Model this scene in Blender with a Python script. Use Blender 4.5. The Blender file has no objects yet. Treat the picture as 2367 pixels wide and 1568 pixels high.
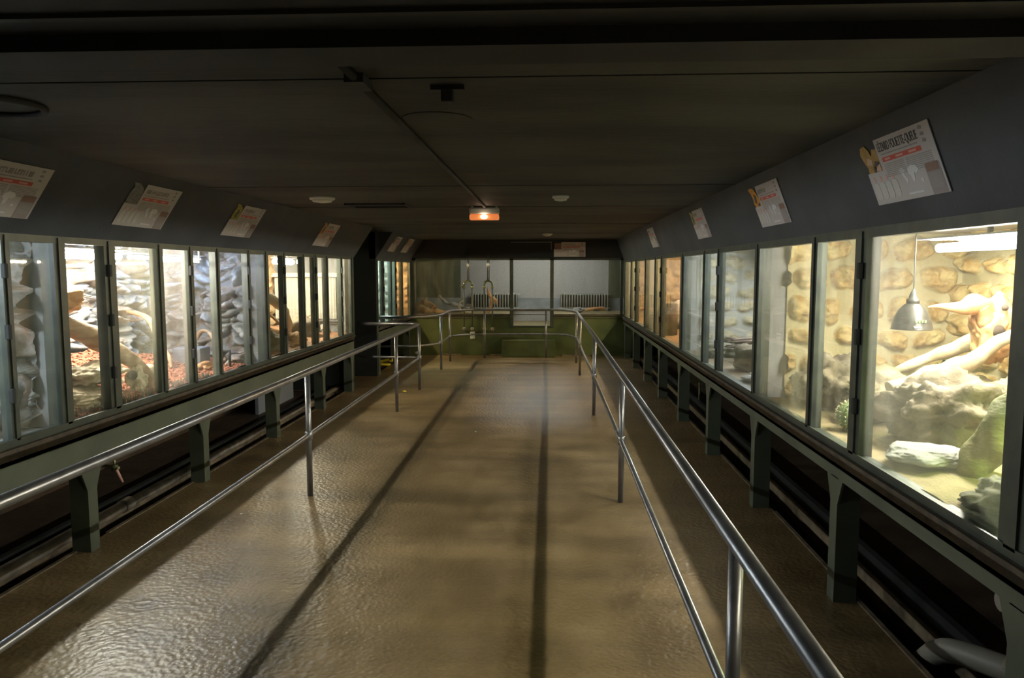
import bpy, bmesh, math, random
from mathutils import Vector, Matrix, noise
PI = math.pi
C = bpy.context.scene.collection
V = Vector
# ------------------------------------------------------------------ dimensions
GR, GL = 1.465, -2.76          # glass planes right / left
BR, BL = 2.87, -3.86           # back walls of the vivaria
SILL, HEAD, CEIL = 0.82, 1.88, 2.30
SR, SL = 1.30, -2.48           # where the sloping hoods meet the ceiling
YB = 14.62                     # glass plane at the end of the hall

# ------------------------------------------------------------------ materials
MATS = {}
def mat(name, c1, c2=None, rough=0.6, metal=0.0, scale=6.0, bump=0.0, bscale=None, detail=4.0,
        stretch=(1, 1, 1), lo=0.35, hi=0.65, spec=0.5, coat=0.0, emis=None, estr=0.0, trans=0.0, alpha=1.0):
    if name in MATS: return MATS[name]
    m = bpy.data.materials.new(name); m.use_nodes = True
    nt = m.node_tree; N = nt.nodes; Lk = nt.links
    b = N['Principled BSDF']
    b.inputs['Roughness'].default_value = rough
    b.inputs['Metallic'].default_value = metal
    b.inputs['Specular IOR Level'].default_value = spec
    b.inputs['Coat Weight'].default_value = coat
    b.inputs['Transmission Weight'].default_value = trans
    b.inputs['Alpha'].default_value = alpha
    b.inputs['Base Color'].default_value = (*c1, 1)
    tc = N.new('ShaderNodeTexCoord'); mp = N.new('ShaderNodeMapping')
    Lk.new(tc.outputs['Object'], mp.inputs['Vector']); mp.inputs['Scale'].default_value = stretch
    if c2 is not None:
        n = N.new('ShaderNodeTexNoise'); n.inputs['Scale'].default_value = scale; n.inputs['Detail'].default_value = detail
        Lk.new(mp.outputs[0], n.inputs['Vector'])
        r = N.new('ShaderNodeValToRGB'); r.color_ramp.elements[0].position = lo; r.color_ramp.elements[1].position = hi
        r.color_ramp.elements[0].color = (*c1, 1); r.color_ramp.elements[1].color = (*c2, 1)
        Lk.new(n.outputs[0], r.inputs[0]); Lk.new(r.outputs[0], b.inputs['Base Color'])
    if bump:
        n2 = N.new('ShaderNodeTexNoise'); n2.inputs['Scale'].default_value = bscale or scale * 3; n2.inputs['Detail'].default_value = 5
        Lk.new(mp.outputs[0], n2.inputs['Vector'])
        bp = N.new('ShaderNodeBump'); bp.inputs['Strength'].default_value = bump; bp.inputs['Distance'].default_value = 0.01
        Lk.new(n2.outputs[0], bp.inputs['Height']); Lk.new(bp.outputs[0], b.inputs['Normal'])
    if emis:
        b.inputs['Emission Color'].default_value = (*emis, 1); b.inputs['Emission Strength'].default_value = estr
    MATS[name] = m
    return m

def lampmat(name, col, s):
    return mat(name, (0.8, 0.8, 0.8), rough=0.4, emis=col, estr=s)

def glass(name, dirt=0.04, tint=(0.93, 0.96, 0.93), streak=(2.5, 2.5, 0.6), dcol=(0.62, 0.62, 0.5), lo=0.42, hi=0.75, extra=0.15):
    if name in MATS: return MATS[name]
    m = bpy.data.materials.new(name); m.use_nodes = True
    nt = m.node_tree; N = nt.nodes; Lk = nt.links
    N.remove(N['Principled BSDF']); out = N['Material Output']
    tr = N.new('ShaderNodeBsdfTransparent'); tr.inputs[0].default_value = (*tint, 1)
    gl = N.new('ShaderNodeBsdfGlossy'); gl.inputs['Roughness'].default_value = 0.02
    lw = N.new('ShaderNodeLayerWeight'); pw = N.new('ShaderNodeMath'); pw.operation = 'POWER'; pw.inputs[1].default_value = 5; Lk.new(lw.outputs['Facing'], pw.inputs[0])
    fr = N.new('ShaderNodeMath'); fr.operation = 'MULTIPLY_ADD'; fr.inputs[1].default_value = 0.9; fr.inputs[2].default_value = 0.035; Lk.new(pw.outputs[0], fr.inputs[0])
    mx = N.new('ShaderNodeMixShader'); Lk.new(fr.outputs[0], mx.inputs[0]); Lk.new(tr.outputs[0], mx.inputs[1]); Lk.new(gl.outputs[0], mx.inputs[2])
    df = N.new('ShaderNodeBsdfDiffuse'); df.inputs[0].default_value = (*dcol, 1)
    tl = N.new('ShaderNodeBsdfTranslucent'); tl.inputs[0].default_value = (*dcol, 1)
    md = N.new('ShaderNodeMixShader'); md.inputs[0].default_value = 0.6; Lk.new(df.outputs[0], md.inputs[1]); Lk.new(tl.outputs[0], md.inputs[2])
    tc = N.new('ShaderNodeTexCoord'); mp = N.new('ShaderNodeMapping'); mp.inputs['Scale'].default_value = streak
    Lk.new(tc.outputs['Object'], mp.inputs[0])
    n = N.new('ShaderNodeTexNoise'); n.inputs['Scale'].default_value = 3; n.inputs['Detail'].default_value = 6
    Lk.new(mp.outputs[0], n.inputs['Vector'])
    mr = N.new('ShaderNodeMapRange'); mr.inputs['From Min'].default_value = lo; mr.inputs['From Max'].default_value = hi
    mr.inputs['To Min'].default_value = dirt; mr.inputs['To Max'].default_value = dirt + extra
    Lk.new(n.outputs[0], mr.inputs[0])
    m2 = N.new('ShaderNodeMixShader'); Lk.new(mr.outputs[0], m2.inputs[0]); Lk.new(mx.outputs[0], m2.inputs[1]); Lk.new(md.outputs[0], m2.inputs[2])
    Lk.new(m2.outputs[0], out.inputs['Surface'])
    MATS[name] = m
    return m

# floor: glossy painted resin with a pebbled skin, worn and stained
def floor_material():
    m = bpy.data.materials.new('resin_floor'); m.use_nodes = True
    nt = m.node_tree; N = nt.nodes; Lk = nt.links; b = N['Principled BSDF']
    tc = N.new('ShaderNodeTexCoord')
    mp = N.new('ShaderNodeMapping'); mp.inputs['Scale'].default_value = (1, 0.55, 1); Lk.new(tc.outputs['Object'], mp.inputs[0])
    n = N.new('ShaderNodeTexNoise'); n.inputs['Scale'].default_value = 1.6; n.inputs['Detail'].default_value = 8; n.inputs['Roughness'].default_value = 0.65
    Lk.new(mp.outputs[0], n.inputs['Vector'])
    r = N.new('ShaderNodeValToRGB'); e = r.color_ramp.elements
    e[0].position = 0.3; e[0].color = (0.105, 0.068, 0.028, 1); e[1].position = 0.7; e[1].color = (0.29, 0.198, 0.100, 1)
    x = r.color_ramp.elements.new(0.5); x.color = (0.20, 0.135, 0.062, 1)
    Lk.new(n.outputs[0], r.inputs[0])
    n2 = N.new('ShaderNodeTexNoise'); n2.inputs['Scale'].default_value = 55; n2.inputs['Detail'].default_value = 3; Lk.new(tc.outputs['Object'], n2.inputs['Vector'])
    mx = N.new('ShaderNodeMix'); mx.data_type = 'RGBA'; mx.blend_type = 'OVERLAY'; mx.inputs[0].default_value = 0.35
    Lk.new(r.outputs[0], mx.inputs[6]); Lk.new(n2.outputs[0], mx.inputs[7])
    mp2 = N.new('ShaderNodeMapping'); mp2.inputs['Scale'].default_value = (.35, 2.6, 1); Lk.new(tc.outputs['Object'], mp2.inputs[0])
    n3 = N.new('ShaderNodeTexNoise'); n3.inputs['Scale'].default_value = 1.4; n3.inputs['Detail'].default_value = 7; Lk.new(mp2.outputs[0], n3.inputs['Vector'])
    mr = N.new('ShaderNodeMapRange'); mr.inputs['From Min'].default_value = .35; mr.inputs['From Max'].default_value = .65; mr.inputs['To Min'].default_value = .72; mr.inputs['To Max'].default_value = 1.12
    Lk.new(n3.outputs[0], mr.inputs[0])
    m3 = N.new('ShaderNodeMix'); m3.data_type = 'RGBA'; m3.blend_type = 'MULTIPLY'; m3.inputs[0].default_value = 1
    Lk.new(mx.outputs[2], m3.inputs[6]); Lk.new(mr.outputs[0], m3.inputs[7]); Lk.new(m3.outputs[2], b.inputs['Base Color'])
    v = N.new('ShaderNodeTexVoronoi'); v.inputs['Scale'].default_value = 45; v.feature = 'SMOOTH_F1'; Lk.new(tc.outputs['Object'], v.inputs['Vector'])
    v2 = N.new('ShaderNodeTexNoise'); v2.inputs['Scale'].default_value = 30; v2.inputs['Detail'].default_value = 3; Lk.new(tc.outputs['Object'], v2.inputs['Vector'])
    ad = N.new('ShaderNodeMath'); ad.operation = 'ADD'; Lk.new(v.outputs['Distance'], ad.inputs[0]); Lk.new(v2.outputs[0], ad.inputs[1])
    bp = N.new('ShaderNodeBump'); bp.inputs['Strength'].default_value = 0.5; bp.inputs['Distance'].default_value = 0.007
    Lk.new(ad.outputs[0], bp.inputs['Height']); Lk.new(bp.outputs[0], b.inputs['Normal'])
    b.inputs['Specular IOR Level'].default_value = 0.75
    rr = N.new('ShaderNodeMapRange'); rr.inputs['To Min'].default_value = 0.26; rr.inputs['To Max'].default_value = 0.48
    Lk.new(n.outputs[0], rr.inputs[0]); Lk.new(rr.outputs[0], b.inputs['Roughness'])
    return m

M_floor = floor_material()
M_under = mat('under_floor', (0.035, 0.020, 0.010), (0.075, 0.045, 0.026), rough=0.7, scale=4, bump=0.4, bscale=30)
M_gutter = mat('gutter_black', (0.006, 0.006, 0.006), rough=0.9)
M_kerb = mat('kerb_metal', (0.22, 0.17, 0.11), (0.10, 0.075, 0.05), rough=0.5, scale=12)
M_ceil = mat('ceiling_paint', (0.009, 0.009, 0.007), (0.045, 0.043, 0.035), rough=0.7, scale=1.0, detail=8, stretch=(0.7, 2.0, 1), lo=0.40, hi=0.60, bump=0.3, bscale=12)
M_ceil2 = mat('ceiling_paint_dark', (0.016, 0.015, 0.012), rough=0.8)  # slightly darker ceiling paint for the faint ring
M_beam = mat('beam_black', (0.012, 0.012, 0.014), (0.022, 0.022, 0.024), rough=0.7, scale=5)
M_beam2 = mat('beam_dark', (0.03, 0.03, 0.028), rough=0.7)
M_hood = mat('hood_paint', (0.029, 0.033, 0.043), (0.048, 0.054, 0.066), rough=0.6, scale=2.5, detail=6, bump=0.15, bscale=60)
M_hoodB = mat('hood_black', (0.009, 0.009, 0.010), rough=0.7)
M_frame = mat('frame_paint', (0.037, 0.044, 0.037), (0.062, 0.072, 0.053), rough=0.42, scale=9, bump=0.1)
M_green = mat('green_paint', (0.060, 0.072, 0.050), (0.092, 0.104, 0.072), rough=0.5, scale=3, bump=0.15, bscale=20)
M_brown = mat('rusty_sill', (0.030, 0.024, 0.018), (0.085, 0.058, 0.036), rough=0.6, scale=14, detail=8, bump=0.3, bscale=40)
M_olive = mat('olive_wall', (0.048, 0.064, 0.016), (0.105, 0.122, 0.040), rough=0.55, scale=2.3, detail=8, bump=0.2)
M_black = mat('black_wall', (0.012, 0.013, 0.010), (0.018, 0.019, 0.014), rough=0.8, scale=3)
M_steel = mat('rail_steel', (0.259, 0.248, 0.248), (0.173, 0.166, 0.169), rough=0.34, metal=0.7, scale=8, bump=0.05)
M_mortar = mat('mortar', (0.322, 0.310, 0.273), (0.409, 0.397, 0.360), rough=0.9, scale=5, bump=0.5, bscale=60)
M_stone = mat('limestone', (0.330, 0.277, 0.172), (0.475, 0.422, 0.297), rough=0.9, scale=14, detail=8, bump=1.0, bscale=45)
M_mortY = mat('mortar_sandy', (0.38, 0.32, 0.17), (0.48, 0.42, 0.25), rough=0.9, scale=5, bump=0.5, bscale=60)
M_stoneY = mat('limestone_ochre', (0.33, 0.19, 0.05), (0.56, 0.44, 0.20), rough=0.9, scale=10, detail=9, bump=1.2, bscale=40)
M_stoneO = mat('limestone_orange', (0.341, 0.205, 0.093), (0.484, 0.347, 0.198), rough=0.9, scale=10, detail=8, bump=0.8, bscale=40)
M_slate = mat('grey_rock', (0.17, 0.165, 0.16), (0.40, 0.39, 0.375), rough=0.9, scale=7, detail=9, bump=1.0, bscale=35)
M_slateB = mat('brown_rock', (0.20, 0.14, 0.10), (0.36, 0.31, 0.27), rough=0.9, scale=9, detail=8, bump=1.0, bscale=40)
M_conc = mat('concrete', (0.238, 0.238, 0.238), (0.322, 0.322, 0.322), rough=0.85, scale=4, bump=0.3)
M_roofw = mat('white_roof', (0.432, 0.432, 0.420), rough=0.7)
M_gravel = mat('red_lava', (0.245, 0.068, 0.032), (0.374, 0.144, 0.079), rough=0.9, scale=25, bump=0.6)
M_sand = mat('sand', (0.22, 0.17, 0.085), (0.31, 0.25, 0.13), rough=0.95, scale=9, bump=0.5, bscale=90)
M_bark = mat('bark_mulch', (0.20, 0.09, 0.04), (0.38, 0.20, 0.10), rough=0.9, scale=20, bump=0.8)
M_wood = mat('driftwood', (0.259, 0.137, 0.065), (0.446, 0.302, 0.180), rough=0.75, scale=6, detail=7, stretch=(1, 1, 3), bump=0.6, bscale=30)
M_woodP = mat('pale_wood', (0.306, 0.221, 0.137), (0.411, 0.337, 0.237), rough=0.8, scale=5, detail=7, bump=0.5, bscale=30)
M_woodO = mat('orange_wood', (0.375, 0.165, 0.060), (0.540, 0.315, 0.150), rough=0.75, scale=7, bump=0.6, bscale=30)
M_woodD = mat('dark_wood', (0.06, 0.04, 0.03), (0.17, 0.12, 0.09), rough=0.8, scale=12, bump=0.8, bscale=40)
M_rock = mat('tan_rock', (0.112, 0.086, 0.052), (0.224, 0.181, 0.121), rough=0.9, scale=6, detail=9, bump=1.0, bscale=30)
M_rockG = mat('mossy_rock', (0.112, 0.106, 0.067), (0.235, 0.224, 0.168), rough=0.9, scale=7, detail=9, bump=1.0, bscale=30)
M_pale = mat('pale_slab', (0.248, 0.248, 0.218), (0.327, 0.327, 0.298), rough=0.9, scale=6, bump=0.8, bscale=50)
M_crock = mat('cream_rock', (0.42, 0.32, 0.19), (0.66, 0.56, 0.40), rough=0.9, scale=7, detail=9, bump=1.0, bscale=30)
M_dark = mat('recess_shade', (0.03, 0.018, 0.010), rough=0.9)
M_cactus = mat('cactus_skin', (0.10, 0.17, 0.05), (0.17, 0.24, 0.08), rough=0.6, scale=20)
M_spine = mat('cactus_spines', (0.62, 0.58, 0.36), rough=0.7)
M_leaf = mat('leaf_green', (0.10, 0.20, 0.03), (0.22, 0.34, 0.07), rough=0.5, scale=8)
M_log = mat('mossy_log', (0.09, 0.11, 0.02), (0.24, 0.20, 0.08), rough=0.7, scale=4, detail=6, stretch=(1, 1, 2), bump=1.0, bscale=22)
M_alu = mat('aluminium', (0.275, 0.270, 0.260), (0.210, 0.200, 0.190), rough=0.28, metal=0.9, scale=10)
M_dome = mat('dome_metal', (0.05, 0.047, 0.04), rough=0.35, metal=0.6)
M_cream = mat('cream_enamel', (0.56, 0.54, 0.46), rough=0.5)
M_plastic = mat('white_plastic', (0.62, 0.62, 0.58), rough=0.5)
M_stucco = mat('grey_stucco', (0.30, 0.29, 0.28), (0.45, 0.43, 0.42), rough=0.9, scale=60, detail=3, bump=0.6, bscale=80)
M_stuccoD = mat('olive_shade_wall', (0.045, 0.05, 0.025), (0.10, 0.105, 0.06), rough=0.85, scale=2, detail=8, stretch=(2, 2, .5))  # dark olive wall, also the painted shadow at the enclosure's right end
M_skirt = mat('blue_skirting', (0.20, 0.22, 0.23), (0.28, 0.30, 0.31), rough=0.7, scale=5)
M_rad = mat('radiator_paint', (0.30, 0.31, 0.26), (0.42, 0.43, 0.38), rough=0.5, scale=9)
M_pipe = mat('old_pipe', (0.15, 0.13, 0.11), (0.28, 0.24, 0.20), rough=0.6, scale=12, bump=0.4)
M_brass = mat('green_brass', (0.30, 0.31, 0.16), (0.18, 0.20, 0.10), rough=0.35, metal=0.7, scale=9)
M_pink = mat('pink_lever', (0.62, 0.34, 0.28), rough=0.5)
M_yel = mat('yellow_plastic', (0.75, 0.58, 0.03), rough=0.5)
M_paper = mat('sign_paper', (0.44, 0.41, 0.41), rough=0.55)
M_paper2 = mat('sign_grey', (0.33, 0.31, 0.30), rough=0.55)
M_paper3 = mat('sign_map', (0.60, 0.59, 0.60), rough=0.55)
M_pill = mat('sign_pill', (0.50, 0.48, 0.46), rough=0.55)
M_ink = mat('sign_ink', (0.10, 0.09, 0.085), rough=0.6)
M_ink2 = mat('sign_ink_soft', (0.24, 0.22, 0.21), rough=0.6)
M_red = mat('sign_red', (0.50, 0.08, 0.05), rough=0.55)
M_redl = mat('sign_red_text', (0.60, 0.32, 0.28), rough=0.55)
M_brownbox = mat('sign_brown', (0.22, 0.13, 0.10), rough=0.55)
M_mauve = mat('sign_mauve', (0.27, 0.23, 0.235), rough=0.55)

# ------------------------------------------------------------------ mesh helpers
class MB:
    def __init__(s): s.bm = bmesh.new()
    def box(s, x0, x1, y0, y1, z0, z1, m=0, bev=0.0, rot=None, org=None):
        vs = [V((x, y, z)) for x in (x0, x1) for y in (y0, y1) for z in (z0, z1)]
        if rot is not None:
            o = org or V(((x0 + x1) / 2, (y0 + y1) / 2, (z0 + z1) / 2)); vs = [o + rot @ (v - o) for v in vs]
        b = [s.bm.verts.new(v) for v in vs]
        fs = []
        for q in ((0, 1, 3, 2), (4, 6, 7, 5), (0, 4, 5, 1), (2, 3, 7, 6), (0, 2, 6, 4), (1, 5, 7, 3)):
            f = s.bm.faces.new([b[i] for i in q]); f.material_index = m; fs.append(f)
        if bev:
            es = list({e for f in fs for e in f.edges})
            r = bmesh.ops.bevel(s.bm, geom=es, offset=bev, segments=2, affect='EDGES', profile=0.5)
            for f in r['faces']: f.material_index = m
        return s
    def tube(s, pts, rad, n=12, m=0, cap=True, wob=0.0, seed=0):
        pts = [V(p) for p in pts]
        if not hasattr(rad, '__len__'): rad = [rad] * len(pts)
        rings = []; up = None
        for i, p in enumerate(pts):
            if i == 0: t = pts[1] - p
            elif i == len(pts) - 1: t = p - pts[i - 1]
            else: t = (pts[i + 1] - p).normalized() + (p - pts[i - 1]).normalized()
            t.normalize()
            if up is None:
                up = V((0, 0, 1)) if abs(t.z) < 0.9 else V((1, 0, 0))
            a = t.cross(up).normalized(); up = a.cross(t).normalized()
            ring = []
            for k in range(n):
                an = 2 * PI * k / n; r = rad[i]
                q = p + (a * math.cos(an) + up * math.sin(an)) * r
                if wob: q += (q - p) * wob * noise.noise(q * 9 + V((seed, 0, 0))) * 2
                ring.append(s.bm.verts.new(q))
            rings.append(ring)
        for i in range(len(rings) - 1):
            for k in range(n):
                f = s.bm.faces.new((rings[i][k], rings[i][(k + 1) % n], rings[i + 1][(k + 1) % n], rings[i + 1][k])); f.material_index = m; f.smooth = True
        if cap:
            for r in (rings[0], rings[-1]):
                try:
                    f = s.bm.faces.new(r); f.material_index = m
                except ValueError: pass
        return s
    def lathe(s, prof, org=(0, 0, 0), n=32, m=0, ax='z'):
        o = V(org); rings = []
        for (r, z) in prof:
            ring = []
            for k in range(n):
                a = 2 * PI * k / n
                q = V((r * math.cos(a), r * math.sin(a), z))
                if ax == 'x': q = V((q.z, q.x, q.y))
                if ax == 'y': q = V((q.x, q.z, q.y))
                ring.append(s.bm.verts.new(o + q))
            rings.append(ring)
        for i in range(len(rings) - 1):
            for k in range(n):
                f = s.bm.faces.new((rings[i][k], rings[i][(k + 1) % n], rings[i + 1][(k + 1) % n], rings[i + 1][k])); f.material_index = m; f.smooth = True
        for r in (rings[0], rings[-1]):
            f = s.bm.faces.new(r); f.material_index = m
        return s
    def rock(s, c, size, seed=0, sub=4, amp=0.25, freq=1.6, m=0, rot=0.0, flat=0.0, fine=0.05):
        tmp = bmesh.new(); bmesh.ops.create_icosphere(tmp, subdivisions=sub, radius=1.0)
        R = Matrix.Rotation(rot, 3, 'Z'); mp = {}
        for v in tmp.verts:
            p = v.co.copy()
            d = 1 + amp * noise.noise(p * freq + V((seed * 7.3, seed * 1.7, 0))) * 1.6 + fine * noise.noise(p * freq * 4 + V((seed, 9, 3))) * 2 \
                + fine * 0.6 * noise.noise(p * freq * 9 + V((seed, 2, 5)))
            p *= d
            if flat: p.z = max(-flat, min(flat, p.z)) / flat
            mp[v] = s.bm.verts.new(V(c) + R @ V((p.x * size[0], p.y * size[1], p.z * size[2])))
        for f in tmp.faces:
            g = s.bm.faces.new([mp[v] for v in f.verts]); g.material_index = m; g.smooth = True
        tmp.free(); return s
    def poly(s, pts, th, org, u, v, w, m=0):
        """flat outline in (u,v), extruded th along w"""
        o, u, v, w = V(org), V(u), V(v), V(w)
        a = [s.bm.verts.new(o + u * p[0] + v * p[1]) for p in pts]
        b = [s.bm.verts.new(o + u * p[0] + v * p[1] + w * th) for p in pts]
        n = len(pts)
        for q in (a[::-1], b):
            f = s.bm.faces.new(q); f.material_index = m
        for i in range(n):
            f = s.bm.faces.new((a[i], a[(i + 1) % n], b[(i + 1) % n], b[i])); f.material_index = m
        return s
    def grid(s, org, u, v, nu, nv, h, matf=None):
        o, u, v = V(org), V(u), V(v); w = u.cross(v).normalized()
        vs = [[s.bm.verts.new(o + u * (i / nu) + v * (j / nv) + w * h(i / nu * u.length, j / nv * v.length)) for j in range(nv + 1)] for i in range(nu + 1)]
        for i in range(nu):
            for j in range(nv):
                f = s.bm.faces.new((vs[i][j], vs[i + 1][j], vs[i + 1][j + 1], vs[i][j + 1])); f.smooth = True
                if matf: f.material_index = matf((i + .5) / nu * u.length, (j + .5) / nv * v.length)
        return s
    def build(s, name, mats, parent=None, recalc=True):
        if recalc: bmesh.ops.recalc_face_normals(s.bm, faces=s.bm.faces)
        me = bpy.data.meshes.new(name); s.bm.to_mesh(me); s.bm.free()
        for m in (mats if isinstance(mats, (list, tuple)) else [mats]): me.materials.append(m)
        o = bpy.data.objects.new(name, me); C.objects.link(o)
        if parent:
            o.parent = parent; o.matrix_parent_inverse = parent.matrix_basis.inverted()
        return o

def tag(o, label, cat, group=None, kind=None):
    o['label'] = label; o['category'] = cat
    if group: o['group'] = group
    if kind: o['kind'] = kind
    return o
def thing(name, loc, label, cat, group=None):
    o = bpy.data.objects.new(name, None); C.objects.link(o); o.location = loc; o.empty_display_size = 0.1
    return tag(o, label, cat, group)
def struct(o): o['kind'] = 'structure'; return o
def sroot(name, loc):
    o = bpy.data.objects.new(name, None); C.objects.link(o); o.location = loc; o['kind'] = 'structure'; return o

def smooth_path(pts, k=8):
    P = [V(p[:3]) for p in pts]; Rr = [p[3] for p in pts]; out = []; ro = []
    for i in range(len(P) - 1):
        p0 = P[max(i - 1, 0)]; p1 = P[i]; p2 = P[i + 1]; p3 = P[min(i + 2, len(P) - 1)]
        for j in range(k):
            t = j / k
            out.append(0.5 * ((2 * p1) + (p2 - p0) * t + (2 * p0 - 5 * p1 + 4 * p2 - p3) * t * t + (-p0 + 3 * p1 - 3 * p2 + p3) * t ** 3))
            ro.append(Rr[i] * (1 - t) + Rr[i + 1] * t)
    out.append(P[-1]); ro.append(Rr[-1]); return out, ro
def limb(mb, pts, m=0, n=16, wob=0.30, seed=0, k=8):
    p, r = smooth_path(pts, k); return mb.tube(p, r, n=n, m=m, wob=wob, seed=seed)
def bent(pts, r=0.1, k=5):
    """polyline with rounded corners"""
    P = [V(p) for p in pts]; out = [P[0]]
    for i in range(1, len(P) - 1):
        a = (P[i - 1] - P[i]); b = (P[i + 1] - P[i]); rr = min(r, a.length * .45, b.length * .45)
        a = P[i] + a.normalized() * rr; b = P[i] + b.normalized() * rr
        for j in range(k + 1):
            t = j / k; out.append((1 - t) ** 2 * a + 2 * t * (1 - t) * P[i] + t * t * b)
    out.append(P[-1]); return out

# ------------------------------------------------------------------ shell
b = MB(); b.box(-2.86, 1.60, -3, YB, -0.1, 0.0)
struct(b.build('floor', M_floor))
b = MB(); b.box(-7, -2.86, 10.25, 11.7, -0.1, 0.0); struct(b.build('floor', M_floor))
b = MB()
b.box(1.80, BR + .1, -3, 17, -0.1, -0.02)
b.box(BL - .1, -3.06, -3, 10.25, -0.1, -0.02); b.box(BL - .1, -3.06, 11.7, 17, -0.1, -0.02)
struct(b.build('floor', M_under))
b = MB()
b.box(1.60, 1.80, -3, YB, -0.16, -0.13)
b.box(-3.06, -2.86, -3, 10.25, -0.16, -0.13); b.box(-3.06, -2.86, 11.7, YB, -0.16, -0.13)
struct(b.build('floor', M_gutter))
for (x, y0, y1) in ((1.60, -3, 5.15), (1.60, 5.35, 14.3), (1.80, -3, 14.3), (-2.86, -3, 4.3), (-2.86, 4.5, 10.2), (-3.06, -3, 10.2)):
    b = MB(); b.box(x - .012, x + .012, y0, y1, -0.14, 0.006); struct(b.build('trim_1', M_kerb))
b = MB()   # raised black kerb step behind each gutter
b.box(1.86, 1.90, -3, 14.3, -.05, 0.07); struct(b.build('trim_2', M_gutter))
b = MB(); b.box(-3.16, -3.12, -3, 10.2, -.05, 0.06); struct(b.build('trim_2', M_gutter))
# ceiling and its beams
b = MB(); b.box(-7, 4, 2.36, 17.2, CEIL, CEIL + .1); b.box(-7, 4, -3, 2.345, CEIL, CEIL + .1)
struct(b.build('ceiling', M_ceil))
b = MB()
for y in (5.30, 7.03, 9.6, 12.1): b.box(SL, SR, y - .006, y + .006, CEIL - .003, CEIL + .02)
struct(b.build('trim_3', M_beam))
b = MB(); b.box(-7, 4, 1.52, 1.66, 2.15, CEIL); b.box(-7, 4, 0.9, 1.52, 2.185, CEIL); struct(b.build('beam', M_beam))
b = MB(); b.box(-7, 4, 1.40, 1.42, 2.176, 2.19); b.box(-4, -1.35, 1.66, 1.70, 2.20, 2.215)
for i in range(70): b.box(-4 + i * .035, -4 + i * .035 + .02, 1.695, 1.705, 2.185, 2.2)
struct(b.build('trim_4', M_beam2))
# hoods above the glass
def prism_y(mb, prof, y0, y1, m=0):
    a = [mb.bm.verts.new((p[0], y0, p[1])) for p in prof]; c = [mb.bm.verts.new((p[0], y1, p[1])) for p in prof]
    n = len(prof); mb.bm.faces.new(a); mb.bm.faces.new(c[::-1])
    for i in range(n): mb.bm.faces.new((a[i], a[(i + 1) % n], c[(i + 1) % n], c[i]))
b = MB(); prism_y(b, [(GR, HEAD), (SR, CEIL), (GR + .1, CEIL), (GR + .1, HEAD)], -3, YB); struct(b.build('wall_right_hood', M_hood))
b = MB(); prism_y(b, [(GL, HEAD), (SL, CEIL), (GL - .1, CEIL), (GL - .1, HEAD)], -3, 10.32); struct(b.build('wall_left_hood', M_hood))
b = MB(); prism_y(b, [(GL, HEAD), (SL, CEIL), (GL - .1, CEIL), (GL - .1, HEAD)], 11.62, YB); struct(b.build('wall_left_hood', M_hood))
b = MB(); b.box(GL, GR, YB - .1, YB, 1.935, CEIL); struct(b.build('wall_back_hood', M_hoodB))
b = MB(); b.box(-.76, .04, YB - .108, YB - .1, 2.245, 2.252); b.box(.03, .037, YB - .108, YB - .1, 2.10, 2.25); struct(b.build('trim_5', M_paper2))
# hall end behind the camera and outer shell
b = MB(); b.box(-7, 4, -3.1, -3, -.2, 2.4); struct(b.build('wall_front', M_black))
b = MB(); b.box(GL - .34, GL, 11.62, 11.72, 0, CEIL); b.box(-7, GL - .34, 11.62, 11.72, 0, CEIL); struct(b.build('wall_passage_far', M_black))
b = MB(); b.box(-7, GL - .02, 10.22, 10.32, 0, CEIL); struct(b.build('wall_passage_near', M_black))
b = MB(); b.box(-7.1, -7, 10.2, 11.8, 0, CEIL); struct(b.build('wall_passage_end', M_black))
# outer walls below the vivaria
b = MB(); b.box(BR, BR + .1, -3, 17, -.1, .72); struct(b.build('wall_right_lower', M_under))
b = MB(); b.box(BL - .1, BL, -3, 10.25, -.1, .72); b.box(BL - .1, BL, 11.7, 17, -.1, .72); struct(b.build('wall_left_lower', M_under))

# ------------------------------------------------------------------ masonry of the vivaria
def stones(w, h, seed, rw=(0.16, 0.30), rh=(0.10, 0.17), gap=0.04):
    rnd = random.Random(seed); out = []; z = rnd.uniform(-.05, .02)
    while z < h:
        H = rnd.uniform(*rh); x = rnd.uniform(-.15, .02)
        while x < w:
            W = rnd.uniform(*rw); hh = H * rnd.uniform(.72, 1.0)
            out.append((x + W / 2, z + H / 2 + rnd.uniform(-.012, .012), W / 2, hh / 2, rnd.uniform(-.22, .22), rnd.uniform(.7, 1.2)))
            x += W + rnd.uniform(gap * .6, gap * 2.0)
        z += H + rnd.uniform(gap * .5, gap * 1.3)
    return out
def masonry(name, org, u, v, seed, mats, amp=0.05, res=0.018, **kw):
    u, v = V(u), V(v); w, h = u.length, v.length; st = stones(w, h, seed, **kw)
    def core(x, y):
        best = 0
        wx = x + .03 * noise.noise(V((x * 9, y * 9, seed))); wy = y + .03 * noise.noise(V((x * 9, y * 9, seed + 5)))
        for (cx, cy, a, c, r, s) in st:
            dx, dy = wx - cx, wy - cy
            if abs(dx) > a * 1.4 or abs(dy) > c * 1.6 + a * .25: continue
            X = (dx + dy * r) / a; Y = (dy - dx * r) / c
            d = abs(X) ** 3.0 + abs(Y) ** 3.0
            if d < 1: best = max(best, s * (1 - d) ** 0.5)
        return best
    def hh(x, y):
        k = core(x, y)
        return .014 + amp * k * (1 + .55 * noise.noise(V((x * 16, y * 20, seed + 2)))) + .010 * noise.noise(V((x * 6, y * 6, seed))) + k * .014 * noise.noise(V((x * 40, y * 44, seed)))
    b = MB(); b.grid(org, u, v, max(4, int(w / res)), max(4, int(h / res)), hh, lambda x, y: 1 if core(x, y) > .12 else 0)
    return struct(b.build(name, mats, recalc=False))
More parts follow.
